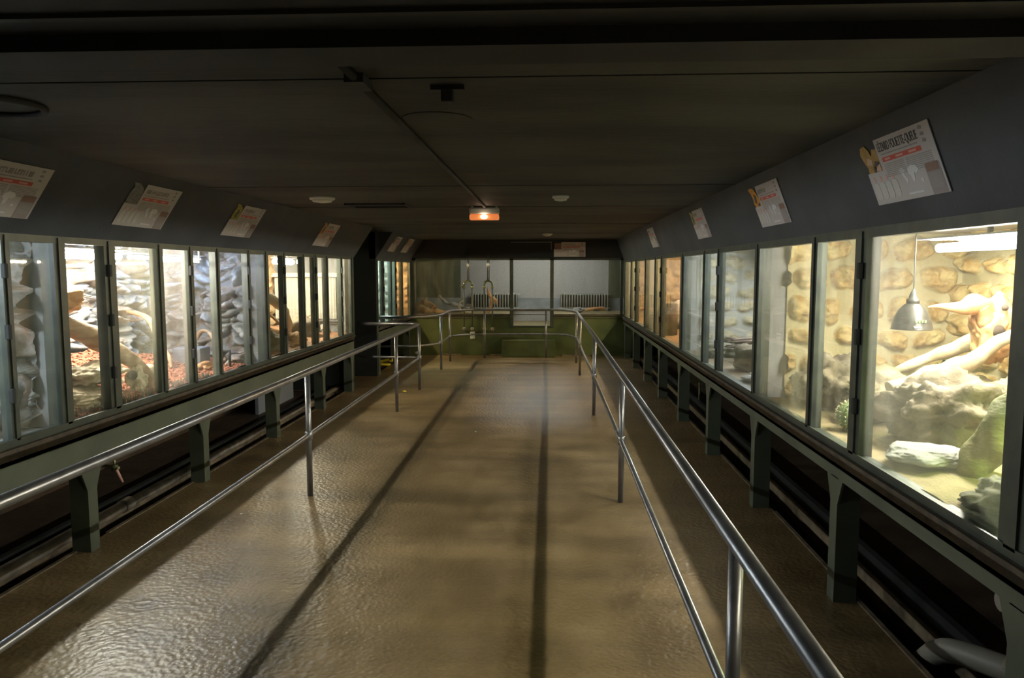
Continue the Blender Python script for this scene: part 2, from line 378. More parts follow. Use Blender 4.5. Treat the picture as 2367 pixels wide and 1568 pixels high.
def rubble(name, org, u, v, seed, mats, amp=0.13, res=0.012):
    """stacked rough ledges"""
    u, v = V(u), V(v)
    def cell(x, y):
        p = V((x * 5.2 + 1.1 * noise.noise(V((x * 4, y * 4, seed))), y * 9.5 + 1.1 * noise.noise(V((x * 4, y * 4, seed + 4))), seed))
        d, pts = noise.voronoi(p); k = min(1, (d[1] - d[0]) * 2.6); return k * k * (3 - 2 * k), noise.noise(pts[0] * 3.1)
    def hh(x, y):
        k, r = cell(x, y)
        return .035 + amp * k * (.8 + 1.3 * r) - .25 * amp * (1 - k) + .045 * noise.noise(V((x * 17, y * 24, seed))) * k + .03 * noise.noise(V((x * 5, y * 5, seed + 3))) + .008 * noise.noise(V((x * 60, y * 60, seed)))
    def mf(x, y):
        k, r = cell(x, y); return 1 if (r > .22 or k < .10) else 0
    b = MB(); b.grid(org, u, v, int(u.length / res), int(v.length / res), hh, mf)
    return struct(b.build(name, mats, recalc=False))

Z0, ZH = 0.78, 1.95
VH = (0, 0, ZH - Z0)
# floors and roofs of the vivaria
b = MB(); b.box(GR - .0, BR + .1, -3, YB + .05, .70, .80); struct(b.build('floor_right_vivaria', M_conc))
b = MB(); b.box(BL - .1, GL, -3, 10.22, .70, .80); b.box(BL - .1, GL, 11.72, YB + .05, .70, .80); struct(b.build('floor_left_vivaria', M_conc))
b = MB(); b.box(GR + .1, BR + .1, -3, YB + .05, ZH, ZH + .06); struct(b.build('ceiling_right_vivaria', M_roofw))
b = MB(); b.box(BL - .1, GL - .1, -3, 10.22, ZH, ZH + .06); b.box(BL - .1, GL - .1, 11.72, YB + .05, ZH, ZH + .06); struct(b.build('ceiling_left_vivaria', M_roofw))
# right side: end partitions (facing the entrance) and back walls
RY = [2.38, 5.27, 8.20, 11.30, 14.35]
def partition(y, side, mats, seed, kind='masonry', strip=0.17, **kw):
    if side > 0: x0, x1 = GR + .03, BR
    else: x0, x1 = BL, GL - .03
    b = MB(); b.box(x0, x1, y, y + .035, Z0, ZH + .02); struct(b.build('wall_partition', M_conc))
    if side > 0: o, u = (x0 + strip, y - .002, Z0), (x1 - x0 - strip, 0, 0)
    else: o, u = (x0, y - .002, Z0), (x1 - x0 - strip, 0, 0)
    if kind == 'masonry': masonry('wall_partition_stone', o, u, VH, seed, mats, **kw)
    elif kind == 'rubble': rubble('wall_partition_stone', o, u, VH, seed, mats)
partition(2.32, 1, [M_mortY, M_stoneY], 1, 'none')
partition(5.27, 1, [M_mortY, M_stoneY], 11, rw=(.15, .27), rh=(.13, .20), res=.010, amp=.085)
partition(8.20, 1, [M_mortar, M_stone], 12, rw=(.17, .30), rh=(.09, .14), res=.016)
partition(11.30, 1, [M_stoneO, M_stoneO], 13, rw=(.2, .35), rh=(.12, .18), gap=.015)
partition(14.35, 1, [M_stoneO, M_stoneO], 14, rw=(.2, .35), rh=(.12, .18), gap=.015)
for i, (y0, y1, mm) in enumerate(((-3, 2.28, 0), (2.38, 5.27, 1), (5.37, 8.2, 2), (8.3, 11.3, 3), (11.4, 14.35, 3))):
    ms = {0: None, 1: [M_mortY, M_stoneY], 2: [M_mortar, M_stone], 3: [M_stoneO, M_stoneO]}[mm]
    b = MB(); b.box(BR, BR + .1, y0, y1, .72, ZH + .02); struct(b.build('wall_right_back', M_mortY if mm == 1 else M_conc))
    if ms: masonry('wall_right_back_stone', (BR - .002, y1, Z0), (0, y0 - y1, 0), VH, 30 + i, ms, rw=(.16, .30), rh=(.12, .19), res=.012 if mm == 1 else .03, amp=.085)
b = MB(); b.box(GR, BR + .1, 14.45, 14.6, Z0, ZH); struct(b.build('wall_partition', M_conc))
# left side
partition(4.0, -1, [M_slate, M_slateB], 21, 'rubble', strip=.10)
partition(7.05, -1, [M_slate, M_slateB], 22, 'rubble', strip=.13)
partition(10.12, -1, None, 23, 'none')
partition(13.12, -1, [M_mortar, M_slate], 24, rh=(.10, .15), strip=.02)
partition(14.52, -1, [M_stoneO, M_stoneO], 25, rw=(.2, .3), rh=(.09, .15), gap=.02, strip=.02)
for i, (y0, y1, ms, kd) in enumerate(((-3, 4.02, None, 0), (4.12, 7.10, [M_slate, M_slateB], 1), (7.2, 10.12, [M_stoneO, M_stoneO], 2), (11.72, 13.12, [M_mortar, M_slate], 2), (13.22, 14.52, [M_stoneO, M_stoneO], 2))):
    b = MB(); b.box(BL - .1, BL, y0, y1, .72, ZH + .02); struct(b.build('wall_left_back', M_conc))
    if kd == 1: rubble('wall_left_back_stone', (BL + .002, y0, Z0), (0, y1 - y0, 0), VH, 41, ms)
    elif kd: masonry('wall_left_back_stone', (BL + .002, y0, Z0), (0, y1 - y0, 0), VH, 42 + i, ms, res=.03)

# ------------------------------------------------------------------ glazed fronts
G_clean = glass('glass_clean', dirt=.012, extra=.03)
G_bloom = glass('glass_bloom', dirt=.03, extra=.04, dcol=(.8, .78, .7), lo=.3, hi=.8)  # pale scatter added to the pane to imitate bloom around the lamp
G_fog = glass('glass_fogged', dirt=.10, extra=.14, dcol=(.36, .33, .28), lo=.35, hi=.7, streak=(1.5, 1.5, .8))
G_mid = glass('glass_smeared', dirt=.05, extra=.10, dcol=(.50, .48, .34))
G_algae = glass('glass_algae', dirt=.30, extra=.5, dcol=(.10, .11, .05), lo=.35, hi=.65)
wn = [0]
def front(side, posts, panes, skip=True):
    """posts: (y, width, depth) mullions; panes: material per gap"""
    X = GR if side > 0 else GL; s = side
    wn[0] += 1
    ys = [p[0] for p in posts]
    root = sroot('window_%d' % wn[0], (X, (ys[0] + ys[-1]) / 2, SILL))
    b = MB(); bx = lambda x0, x1, y0, y1, z0, z1, m=0: b.box(min(X + s * x0, X + s * x1), max(X + s * x0, X + s * x1), y0, y1, z0, z1, m)
    for i, (y, w, d) in enumerate(posts):
        if i == 0 and skip: continue
        bx(-.004, d, y - w / 2, y + w / 2, SILL - .03, HEAD + .02); bx(-.014, 0, y - w * .2, y + w * .2, SILL, HEAD)
    bx(-.006, .05, ys[0], ys[-1], HEAD - .03, HEAD + .03)
    bx(-.006, .05, ys[0], ys[-1], SILL - .03, SILL + .004)
    bx(-.014, -.004, ys[0], ys[-1], SILL + .001, SILL + .012)
    b.build('window_frame', M_frame, root)
    for i, g in enumerate(panes):
        if g is None: continue
        a, c = ys[i] + posts[i][1] / 2, ys[i + 1] - posts[i + 1][1] / 2
        b = MB(); x0, x1 = sorted((X + s * .018, X + s * .024)); b.box(x0, x1, a - .004, c + .004, SILL, HEAD - .02); b.build('pane', g, root)
    for i in range(1, len(posts) - 1, 2):
        for z in (1.02, 1.35, 1.66):
            b = MB(); x0, x1 = sorted((X - s * .030, X - s * .006)); b.box(x0, x1, ys[i] - .045, ys[i] - .02, z, z + .075, bev=.004); b.build('hinge', M_beam, root)
    return root
P = lambda y, w=.05, d=.05: (y, w, d)
front(1, [P(-.6), P(.9), P(2.325, .15, .08)], [G_clean, G_clean], False)
front(1, [P(2.325, .15, .08), P(3.555, .13, .06), P(4.165, .09), P(5.29, .12, .08)], [G_bloom, G_clean, G_mid])
front(1, [P(5.29, .12, .08), P(6.48, .08), P(7.07, .09), P(8.22, .22, .08)], [G_clean, G_clean, G_mid])
front(1, [P(8.22, .22, .08), P(9.74, .16), P(10.30, .12), P(11.34, .16)], [G_clean, G_mid, G_mid])
front(1, [P(11.34, .16), P(12.6, .16), P(13.3, .14), P(14.4, .2)], [G_clean, G_mid, G_mid])
front(-1, [P(-.6), P(1.0), P(2.5), P(3.62, .06), P(4.035, .10, .08)], [G_clean, G_clean, G_clean, G_mid], False)
front(-1, [P(4.035, .10, .08), P(4.51, .12, .06), P(5.105, .09), P(5.555, .09), P(6.015, .08), P(6.65, .07), P(7.07, .12, .08)], [G_clean, G_mid, G_fog, G_clean, G_clean, G_clean])
front(-1, [P(7.07, .12, .08), P(7.56, .09), P(8.16, .09), P(8.60, .13), P(9.04, .10), P(9.68, .10), P(10.20, .16, .08)], [G_clean, G_clean, G_clean, G_clean, G_clean, G_mid])
front(-1, [P(11.70, .14, .06), P(12.15, .12), P(12.75, .10), P(13.13, .16), P(13.72, .14), P(14.55, .12)], [G_clean, G_clean, G_clean, G_clean, G_clean], False)

# stands carrying the vivaria: apron beam + legs with gussets
def stand(side, y0, y1, legs, zb, label):
    X = GR if side > 0 else GL; s = side
    t = thing('display_stand', (X, (y0 + y1) / 2, 0), label, 'stand', 'green steel stands under the vivaria')
    def bb(mb, x0, x1, *r, **k): mb.box(min(X + s * x0, X + s * x1), max(X + s * x0, X + s * x1), *r, **k)
    b = MB(); bb(b, .0, .03, y0, y1, zb, .725); bb(b, .03, .12, y0, y1, .70, .725); b.build('apron', M_green, t)
    b = MB(); bb(b, -.012, .05, y0, y1, .727, SILL - .03); bb(b, -.03, .012, y0, y1, SILL - .052, SILL - .031); b.build('sill_rail', M_brown, t)
    for y in legs:
        b = MB(); bb(b, .0, .012, y - .045, y + .045, 0, zb + .005)
        bb(b, .012, .115, y - .045, y - .037, 0, .70); bb(b, .012, .115, y + .037, y + .045, 0, .70)
        for q in (-1, 1):
            pts = [(q * .045, zb), (q * .10, zb), (q * .045, zb - .13)]
            b.poly(pts, .012, (min(X, X + s * .012), y, 0), (0, 1, 0), (0, 0, 1), (1, 0, 0))
        b.build('leg', M_green, t)
    return t
stand(1, -3, YB, [.80, 2.28, 3.765, 5.27, 6.80, 8.32, 9.85, 11.35, 12.85, 14.3], .645, 'long green steel stand under the row of vivaria on the right side')
stand(-1, -3, 10.24, [1.25, 2.75, 4.22, 5.70, 7.28, 8.83, 10.14], .51, 'long green steel stand on the left, running from the foreground to the dark passage')
stand(-1, 11.74, YB, [11.80, 13.2, 14.4], .51, 'short green steel stand in the far left corner, beyond the dark passage')
# tray edges
# ------------------------------------------------------------------ end wall and its enclosure
b = MB()
for (x0, x1, z0, z1) in ((GL - .3, -.74, 0, .80), (.04, GR + .3, 0, .80), (-.74, .04, 0, .575)): b.box(x0, x1, YB, YB + .08, z0, z1)
struct(b.build('wall_back_lower', M_olive))
b = MB()
b.box(GL, -.76, YB - .03, YB + .05, .80, .835); b.box(.06, GR, YB - .03, YB + .05, .80, .835); b.box(GL, -.76, YB - .012, YB, .745, .76); b.box(.06, GR, YB - .012, YB, .745, .76)
struct(b.build('trim_6', M_brown))
wn[0] += 1; rw = sroot('window_%d' % wn[0], (0, YB, .82))
b = MB()
for (x, w) in ((GL + .06, .08), (-.75, .07), (.05, .07), (GR - .04, .05)): b.box(x - w / 2, x + w / 2, YB - .02, YB + .05, .56 if abs(x + .35) < .5 else .80, 1.95)
b.box(GL, GR, YB - .02, YB + .05, 1.90, 1.95); b.box(-.72, .02, YB - .02, YB + .05, .575, .60)
b.build('window_frame', M_frame, rw)
for (x0, x1, z0, g) in ((-2.66, -1.90, .835, G_mid), (-1.90, -.785, .835, G_clean), (-.715, .015, .60, G_clean), (.085, 1.40, .835, G_clean)):
    b = MB(); b.box(x0, x1, YB + .012, YB + .018, z0, 1.90); b.build('pane', g, rw)
b = MB(); b.box(-.73, -.03, YB - .035, YB - .02, .815, .83); b.build('crossbar', M_frame, rw)
YE = 16.6
b = MB(); b.box(-2.0, 1.32, YE, YE + .1, .5, 2.2); struct(b.build('wall_enclosure_back', M_stucco))
b = MB(); b.box(GL - .6, -2.0, YE - .02, YE + .1, .5, 2.2); b.box(1.32, GR + .8, YE - .02, YE + .1, .5, 2.2); struct(b.build('wall_enclosure_dark', M_stuccoD))  # olive on the left; right strip has its shadow put into the colour
b = MB(); b.box(GL - .7, GL - .6, YB, YE + .1, .5, 2.2); struct(b.build('wall_enclosure_left', M_stuccoD))
b = MB(); b.box(GR + .45, GR + .55, YB, YE + .1, .5, 2.2); struct(b.build('wall_enclosure_right', M_stuccoD))
b = MB(); b.box(GL - .7, GR + .6, YB + .08, YE, .52, .56); b.box(GL - .7, -.8, YB + .08, YE, .56, .80); b.box(.1, GR + .6, YB + .08, YE, .56, .80); struct(b.build('floor_enclosure', M_sand))
b = MB(); b.box(GL - .7, GR + .6, YE - .03, YE, .8, 1.07); b.box(GL - .7, GR + .6, YE - .035, YE, 1.07, 1.08); struct(b.build('baseboard_enclosure', M_skirt))
b = MB(); b.box(GL - .7, GR + .6, YB + .02, YE + .1, 2.12, 2.2); struct(b.build('ceiling_enclosure', M_roofw))
# floor curb strips under the end wall
for (x0, x1) in ((-2.1, -1.75), (-1.18, -.92), (.25, .8)):
    b = MB(); b.box(x0, x1, YB - .12, YB - .02, 0, .03); struct(b.build('trim_7', M_kerb))
t = MB(); t.box(-.93, .12, 14.36, YB - .005, 0, .33, bev=.01); tag(t.build('step_block', M_olive), 'green painted block step on the floor below the glazed door', 'step')

# radiators inside the end enclosure
def radiator(x0, x1, label):
    t = thing('radiator', ((x0 + x1) / 2, YE - .16, .80), label, 'radiator', 'column radiators in the end enclosure')
    n = int((x1 - x0) / .058); b = MB()
    for i in range(n):
        x = x0 + (x1 - x0) * (i + .5) / n
        for y in (YE - .22, YE - .12): b.tube(bent([(x, y, .84), (x, y, 1.185), (x, y + .001, 1.19)], .01, 2), .013, 8)
        b.box(x - .020, x + .020, YE - .235, YE - .105, 1.15, 1.195, bev=.012); b.box(x - .020, x + .020, YE - .235, YE - .105, .835, .87, bev=.008)
    b.box(x0 + .01, x1 - .01, YE - .175, YE - .165, .85, 1.17, 1); b.build('columns', [M_rad, M_dark], t)  # dark sheet between the columns: shade of the gaps put into colour
    b = MB(); b.tube([(x0 - .02, YE - .17, .86), (x1 + .03, YE - .17, .86)], .016, 8); b.tube([(x0 - .02, YE - .17, 1.165), (x1 + .05, YE - .17, 1.165)], .016, 8); b.build('header', M_rad, t)
    for x in (x0 + .05, x1 - .05):
        b = MB(); b.box(x - .02, x + .02, YE - .23, YE - .12, .80, .84); b.build('foot', M_rad, t)
radiator(-1.74, -.70, 'cast iron column radiator behind the two arched pipes, against the grey wall')
radiator(.24, 1.32, 'cast iron column radiator at the right end of the glazed end enclosure')
# arched pipes in front of the glass
for (x, lab, xs) in ((-1.60, 'upside-down U pipe with brass bends before the end glass, the one farther from the door', 0), (-1.20, 'upside-down U pipe with brass bends before the end glass, the one nearer the door', 1)):
    t = thing('arched_pipe', (x, 14.46, .5), lab, 'pipe', 'arched pipes before the end glass')
    b = MB(); b.tube([(x - .013, 14.46, 1.50), (x - .013, 14.46, 2.12)], .011, 10); b.tube([(x + .016, 14.46, 1.50), (x + .016, 14.46, 2.12)], .009, 10); b.build('riser', M_alu, t)
    b = MB(); b.tube([(x + .08 * math.cos(a), 14.46, 1.41 + .085 * math.sin(a)) for a in [PI * k / 12 for k in range(13)]], .022, 10); b.build('bend', M_brass, t)
    for q in (-1, 1):
        b = MB(); b.tube([(x + q * .08, 14.46, .56), (x + q * .08, 14.46, 1.41)], .014, 10); b.build('pipe_leg', M_green, t)
        b = MB(); b.lathe([(.018, -.03), (.028, -.02), (.028, .02), (.018, .03)], (x + q * .08, 14.46, 1.37), 10)
        if q < 0 and not xs: b.tube([(x - .08, 14.45, 1.37), (x - .13, 14.43, 1.375)], .014, 8); b.lathe([(.02, -.01), (.02, .01)], (x - .13, 14.43, 1.39), 8)
        b.build('valve', M_brass, t)
        b = MB(); b.lathe([(.016, .02), (.035, .0), (.03, -.04), (.02, -.06)], (x + q * .08, 14.46, .56), 10); b.tube([(x + q * .08, 14.46, .52), (x + q * .08, YB, .50)], .016, 8); b.build('elbow', M_pipe, t)
# patches of bare plaster on the low green wall
b = MB(); b.poly([(0, 0), (.10, .01), (.09, .15), (.0, .14)], .006, (-1.58, YB - .006, .33), (1, 0, 0), (0, 0, 1), (0, 1, 0)); struct(b.build('trim_8', M_plastic))

# ------------------------------------------------------------------ handrails
def rail(name, path, hz, mz, posts, label, ends=()):
    t = thing(name, (posts[0][0], posts[0][1], 0), label, 'handrail')
    b = MB(); b.tube(bent([(p[0], p[1], hz) for p in path], .16, 6), .024, 16); b.build('handrail', M_steel, t)
    b = MB(); b.tube(bent([(p[0], p[1], mz) for p in path], .16, 6), .017, 14); b.build('mid_rail', M_steel, t)
    for (x, y) in posts:
        b = MB(); b.tube([(x, y, 0), (x, y, hz - .01)], .021, 14); po = b.build('post', M_steel, t)
        b = MB(); b.lathe([(.023, mz - .034), (.029, mz - .028), (.029, mz + .028), (.023, mz + .034)], (x, y, 0), 16); b.build('collar', M_steel, po)
    return t
rail('railing', [(-1.80, -2.0), (-1.80, 5), (-1.84, 10.34), (GL + .02, 10.36)], .94, .462, [(-1.80, -1.5), (-1.795, 2.05), (-1.80, 5.35), (-1.83, 8.68), (-1.84, 10.30)],
     'tubular steel railing along the left side of the walkway, turning off at the dark passage')
rail('railing', [(.525, -2.0), (.525, 8.6), (.505, 13.6), (.30, 14.22), (-1.55, 14.17), (-1.87, 13.75), (-1.85, 12.35), (-2.2, 11.85), (-2.74, 11.80)], .94, .462,
     [(.525, -1.5), (.525, 2.02), (.53, 5.31), (.53, 8.58), (.50, 11.88), (.50, 13.5), (-.06, 14.21), (-1.25, 14.17), (-1.85, 13.62), (-1.845, 12.44)],
     'tubular steel railing along the right side and around the far end of the walkway')

# ------------------------------------------------------------------ ceiling fittings
t = thing('exit_light', (-.615, 6.95, 2.3), 'emergency light box glowing orange, hung from the ceiling over the walkway', 'light')
b = MB(); b.box(-.755, -.475, 6.95, 7.03, 2.225, 2.285, bev=.012); b.box(-.74, -.72, 6.98, 7.0, 2.28, 2.302); b.box(-.51, -.49, 6.98, 7.0, 2.28, 2.302); b.build('housing', M_plastic, t)
b = MB(); b.box(-.753, -.477, 6.948, 7.03, 2.172, 2.224, bev=.012); b.build('diffuser', mat('orange_lens', (.8, .35, .15), rough=.35, emis=(1, .26, .07), estr=.45), t)
b = MB(); b.lathe([(.004, -.03), (.017, -.022), (.022, 0), (.017, .022), (.004, .03)], (-.615, 6.943, 2.200), 16, ax='x'); b.build('bulb', lampmat('lamp_exit', (1, .75, .5), 10), t)
b = MB(); b.tube([(-.60, 1.7, 2.289), (-.605, 6.93, 2.289)], .013, 10); b.box(-.63, -.57, 2.28, 2.40, 2.272, 2.30)
tag(b.build('conduit', M_ceil), 'thin painted conduit running along the ceiling to the orange emergency light', 'conduit')
for (x, y, r, lab) in ((-1.884, 6.09, .105, 'white round ceiling detector to the left of the orange emergency light'),
                       (.088, 6.05, .068, 'small white round ceiling detector to the right of the orange emergency light'),
                       (-.038, 12.17, .085, 'small yellowed round detector on the ceiling near the end wall')):
    t = thing('smoke_detector', (x, y, 2.3), lab, 'smoke detector', 'round detectors on the ceiling')
    b = MB(); b.lathe([(r, 0), (r, -.012), (r * .92, -.02)], (x, y, 2.30), 28); b.build('base', M_plastic, t)
    b = MB(); b.lathe([(r * .8, -.02), (r * .72, -.036), (r * .3, -.042)], (x, y, 2.30), 28); b.build('cover', M_plastic, t)
t = thing('motion_sensor', (-.334, 2.45, 2.3), 'small black sensor box on a bracket under the ceiling near the beam', 'sensor')
b = MB(); b.box(-.39, -.28, 2.44, 2.46, 2.285, 2.30); b.build('bracket', M_beam, t)
b = MB(); b.box(-.355, -.315, 2.43, 2.47, 2.245, 2.288, bev=.004); b.build('body', M_beam, t)
for (x, y, r, lab) in ((-2.02, 2.62, .17, 'dark round ring fitting on the ceiling at the top left'), (-.45, 2.98, .14, 'faint dark ring on the ceiling beside the conduit')):
    b = MB(); b.tube([(x + r * math.cos(2 * PI * k / 28), y + r * math.sin(2 * PI * k / 28), 2.293 if r > .15 else 2.2995) for k in (range(29) if r > .15 else range(14, 29))], .014 if r > .15 else .003, 8, cap=False)
    tag(b.build('ceiling_ring', M_beam if r > .15 else M_ceil2), lab, 'ceiling fitting')
b = MB(); b.box(-1.85, -1.30, 6.62, 6.64, 2.285, 2.30); b.box(-1.85, -1.30, 6.95, 6.97, 2.285, 2.30); b.box(-1.85, -1.83, 6.62, 6.97, 2.285, 2.30); b.box(-1.32, -1.30, 6.62, 6.97, 2.285, 2.30)
tag(b.build('access_hatch', M_beam), 'dark frame of a ceiling hatch behind the left white detector', 'hatch')

# ------------------------------------------------------------------ information signs
def sign(side, y0, y1, v0, v1, label, style, title=None, back=False, group='information signs on the hoods'):
    """style: dict(photo outline, colours)"""
    if back:
        u, v = V((1, 0, 0)), V((0, 0, 1)); org = V((y0, YB - .104, v0)); w, h = y1 - y0, v1 - v0
    elif side > 0:
        v = V((SR - GR, 0, CEIL - HEAD)).normalized(); u = V((0, -1, 0)); org = V((GR, y1, HEAD)) + v * v0; w, h = y1 - y0, v1 - v0
    else:
        v = V((SL - GL, 0, CEIL - HEAD)).normalized(); u = V((0, 1, 0)); org = V((GL, y0, HEAD)) + v * v0; w, h = y1 - y0, v1 - v0
    n = u.cross(v); org = org + n * .002
    t = thing('information_sign', org, label, 'sign', group)

    nt = style.get('notch', .24)
    R = lambda a, c, d, e: [(a, d), (c, d), (c, e), (a, e)]
    bd = MB(); MS = [M_paper, M_ink2, M_red, M_redl, M_pill, M_mauve, M_paper3, M_brownbox, M_paper2]
    bd.poly([(0, 0), (w, 0), (w, h), (nt * w, h), (nt * w, .52 * h), (0, .52 * h)], .004, org, u, v, n)
    def P(pts, k, m): bd.poly([(p[0] * w, p[1] * h) for p in pts], .0012, org + n * (.0038 + .0007 * k), u, v, n, m)
    for k, (pts, m) in enumerate(style.get('photo') or ()):
        b = MB(); b.poly([(p[0] * w, p[1] * h) for p in pts], .0014, org + n * (.001 + .0015 * k), u, v, n); b.build('picture', m, t)
    if title:
        cu = bpy.data.curves.new('title', 'FONT'); cu.body = title; cu.size = 1; cu.extrude = .0004
        o = bpy.data.objects.new('title', cu); C.objects.link(o); bpy.context.view_layer.update()
        me = bpy.data.meshes.new_from_object(o); me.name = 'title'; bpy.data.objects.remove(o)
        xs = [q.co.x for q in me.vertices]; sx = w * .56 / (max(xs) - min(xs)); sy = h * .19
        Mx = Matrix((u * sx, v * sy, n)).transposed().to_4x4(); Mx.translation = org + u * (w * (nt + .03)) + v * (h * .80) + n * .0052
        me.transform(Mx); me.materials.clear(); me.materials.append(M_ink)
        o = bpy.data.objects.new('title', me); C.objects.link(o); o.parent = t; o.matrix_parent_inverse = t.matrix_basis.inverted()
    else:
        rnd = random.Random(int(y0 * 100)); x = nt + .05; x1 = nt + style.get('tl', .30)
        while x < x1:
            P(R(x, x + rnd.uniform(.010, .018), .80, .90), 0, 1)
            if rnd.random() < .6: P(R(x, x + .026, .80 if rnd.random() < .5 else .87, .83 if rnd.random() < .5 else .90), 1, 1)
            x += .034
    P(R(nt + .05, .80, .745, .760), 0, 1); P(R(nt + .05, .83, .635, .705), 0, 2)
    for (a, c) in ((.09, .17), (.25, .35), (.43, .53)): P(R(nt + a, nt + c, .655, .685), 1, 3)
    for i in range(8):
        z = .60 - i * .027
        P(R(nt + .05, nt + .33, z - .009, z), 0, 1); P(R(nt + .36, .93, z - .009, z), 0, 1)
    for i in range(4):
        cx = .075 + i * .095
        P([(cx + .042 * math.cos(a), (.30 if math.sin(a) > 0 else .13) + .055 * math.sin(a)) for a in [2 * PI * k / 16 for k in range(16)]], i * .3, 4)
        P([(cx - .018, .37), (cx + .004, .36), (cx + .018, .40), (cx, .45), (cx - .012, .42)], 0, 3)
    P([(.47, .45), (.51, .50), (.54, .44), (.52, .38), (.55, .30), (.53, .22), (.51, .30), (.49, .37)], 0, 6)
    P([(.58, .44), (.63, .49), (.70, .46), (.72, .40), (.68, .35), (.65, .38), (.64, .26), (.61, .24), (.60, .34), (.575, .38)], .4, 6)
    P([(.71, .26), (.74, .27), (.745, .22), (.72, .21)], 0, 6); P(R(.50, .70, .07, .10), 0, 6)
    P(R(.80, .975, .005, .44), 0, 5); P(R(.81, .96, .33, .45), 1, 7)
    for i in range(8): P(R(.82, .955, .29 - i * .027, .298 - i * .027), 1.2, 8)
    for (a, c) in ((.86, .92), (.865, .83), (.87, .74)): P([(a, c), (a + .04, c - .01), (a + .05, c + .03), (a + .015, c + .045)], 0, 1)
    bd.build('board', MS, t)
    return t
c1 = mat('print_ochre', (.42, .26, .06), (.30, .17, .05), rough=.5, scale=60); c2 = mat('print_flesh', (.52, .34, .25), rough=.5); c3 = mat('print_dark', (.06, .06, .08), rough=.5)
c4 = mat('print_orange', (.72, .26, .03), (.55, .30, .02), rough=.5, scale=50); c5 = mat('print_green', (.16, .16, .02), (.42, .36, .05), rough=.5, scale=70)
c6 = mat('print_grey', (.12, .12, .12), (.2, .2, .18), rough=.5, scale=50)
lizard = [([(.02, .52), (.03, .62), (.0, .70), (-.03, .84), (.0, .95), (.07, .97), (.11, .88), (.13, .78), (.17, .88), (.25, .86), (.25, .52)], c1),
          ([(.04, .66), (.12, .64), (.13, .73), (.06, .78)], c2), ([(.14, .62), (.20, .60), (.23, .66), (.17, .69)], c3), ([(.15, .53), (.24, .52), (.24, .64), (.19, .60)], c2), ([(.13, .52), (.16, .52), (.16, .60), (.14, .62)], c3)]
jung = [([(.0, .60), (.02, .72), (.0, .86), (-.06, .98), (.02, 1.0), (.12, .98), (.18, .86), (.24, .66), (.24, .52), (.04, .52)], c4), ([(.06, .62), (.12, .60), (.16, .78), (.10, .84)], c3), ([(.14, .54), (.20, .52), (.23, .60), (.18, .60)], c3)]
mk = lambda m: [([(.01, .54), (.0, .74), (.03, .9), (-.02, 1.0), (.10, .99), (.2, .90), (.24, .78), (.24, .52), (.06, .52)], m), ([(.08, .60), (.14, .58), (.17, .76), (.12, .86)], c3)]
sign(1, 2.715, 3.290, .108, .378, 'information sign with an ochre lizard picture, above the vivarium with the dome lamp', dict(photo=lizard), 'LÉZARD FOUETTE-QUEUE')
sign(1, 4.440, 5.030, .113, .385, 'information sign with a bright orange animal picture on the right hood', dict(photo=jung, tl=.30))
sign(1, 6.55, 7.13, .124, .392, 'information sign with a yellow-green snake picture on the right hood', dict(photo=mk(c5), tl=.26))
sign(1, 9.60, 10.18, .136, .400, 'plain pale information sign farthest down the right hood', dict(notch=.06, tl=.3))
sign(-1, 3.13, 3.71, .104, .400, 'information sign cut by the left edge of the photo, on the left hood', dict(photo=mk(c6), tl=.55))
sign(-1, 4.43, 5.00, .125, .430, 'information sign with a torn-looking grey picture corner, above the glare of the left lamp', dict(photo=mk(c6)[:1], tl=.50))
sign(-1, 5.92, 6.50, .133, .430, 'information sign with a dark green picture on the left hood, above the grey rock vivarium', dict(photo=mk(c5), tl=.40))
sign(-1, 8.26, 8.84, .126, .430, 'information sign with a brown picture on the left hood, above the white heater vivarium', dict(photo=mk(c1), tl=.40))
sign(-1, 12.04, 12.58, .162, .455, 'first small sign past the dark passage on the left hood', dict(photo=mk(c6), tl=.40))
sign(-1, 13.10, 13.68, .172, .465, 'last small reddish sign on the left hood, next to the end wall', dict(photo=mk(c1), tl=.40))
sign(0, .085, .70, 1.96, 2.245, 'information sign on the black board above the end enclosure', dict(notch=.24, photo=[([(.02, .55), (.02, .93), (.24, .95), (.24, .52)], M_brownbox)], tl=.45), back=True)

# ------------------------------------------------------------------ lamps
def tube_lamp(x, y0, y1, z, col, s, label, r=.013, housing=True, group='tube lamps'):
    t = thing('tube_lamp', (x, (y0 + y1) / 2, z), label, 'lamp', group)
    b = MB(); b.tube([(x, y0 + .02, z), (x, y1 - .02, z)], r, 12); b.build('tube', lampmat('lamp_%s' % label[:24], col, s), t)
    for y in (y0, y1):
        b = MB(); b.tube([(x, y - .02, z), (x, y + .02, z)], r + .006, 12); b.build('end_cap', M_plastic, t)
        b = MB(); b.box(x - .006, x + .006, y - .008, y + .008, z + r, ZH); b.build('hanging_rod', M_plastic, t)
    if housing:
        b = MB(); b.box(x - .05, x + .05, y0, y1, z + r + .015, z + r + .025); b.build('reflector', M_plastic, t)
    return t
def flood_lamp(x, y0, y1, z, col, s, label, side, n=1):
    t = thing('flood_lamp', (x, (y0 + y1) / 2, z), label, 'lamp')
    b = MB(); b.box(x - .12, x + .12, y0 - .03, y1 + .03, z + .045, z + .055); b.box(x + (.12 if side > 0 else -.125), x + (.125 if side > 0 else -.12), y0 - .03, y1 + .03, z - .01, z + .055)
    b.build('reflector', M_roofw, t)
    b = MB(); b.box(x - .01, x + .01, (y0 + y1) / 2 - .01, (y0 + y1) / 2 + .01, z + .05, ZH); b.build('hanging_rod', M_plastic, t)
    m = lampmat('lamp_%s' % label[:24], col, s)
    for i in range(n):
        xx = x + (i - (n - 1) / 2) * .07
        b = MB(); b.tube([(xx, y0, z), (xx, y1, z)], .024, 14); b.build('tube', m, t)
    return t
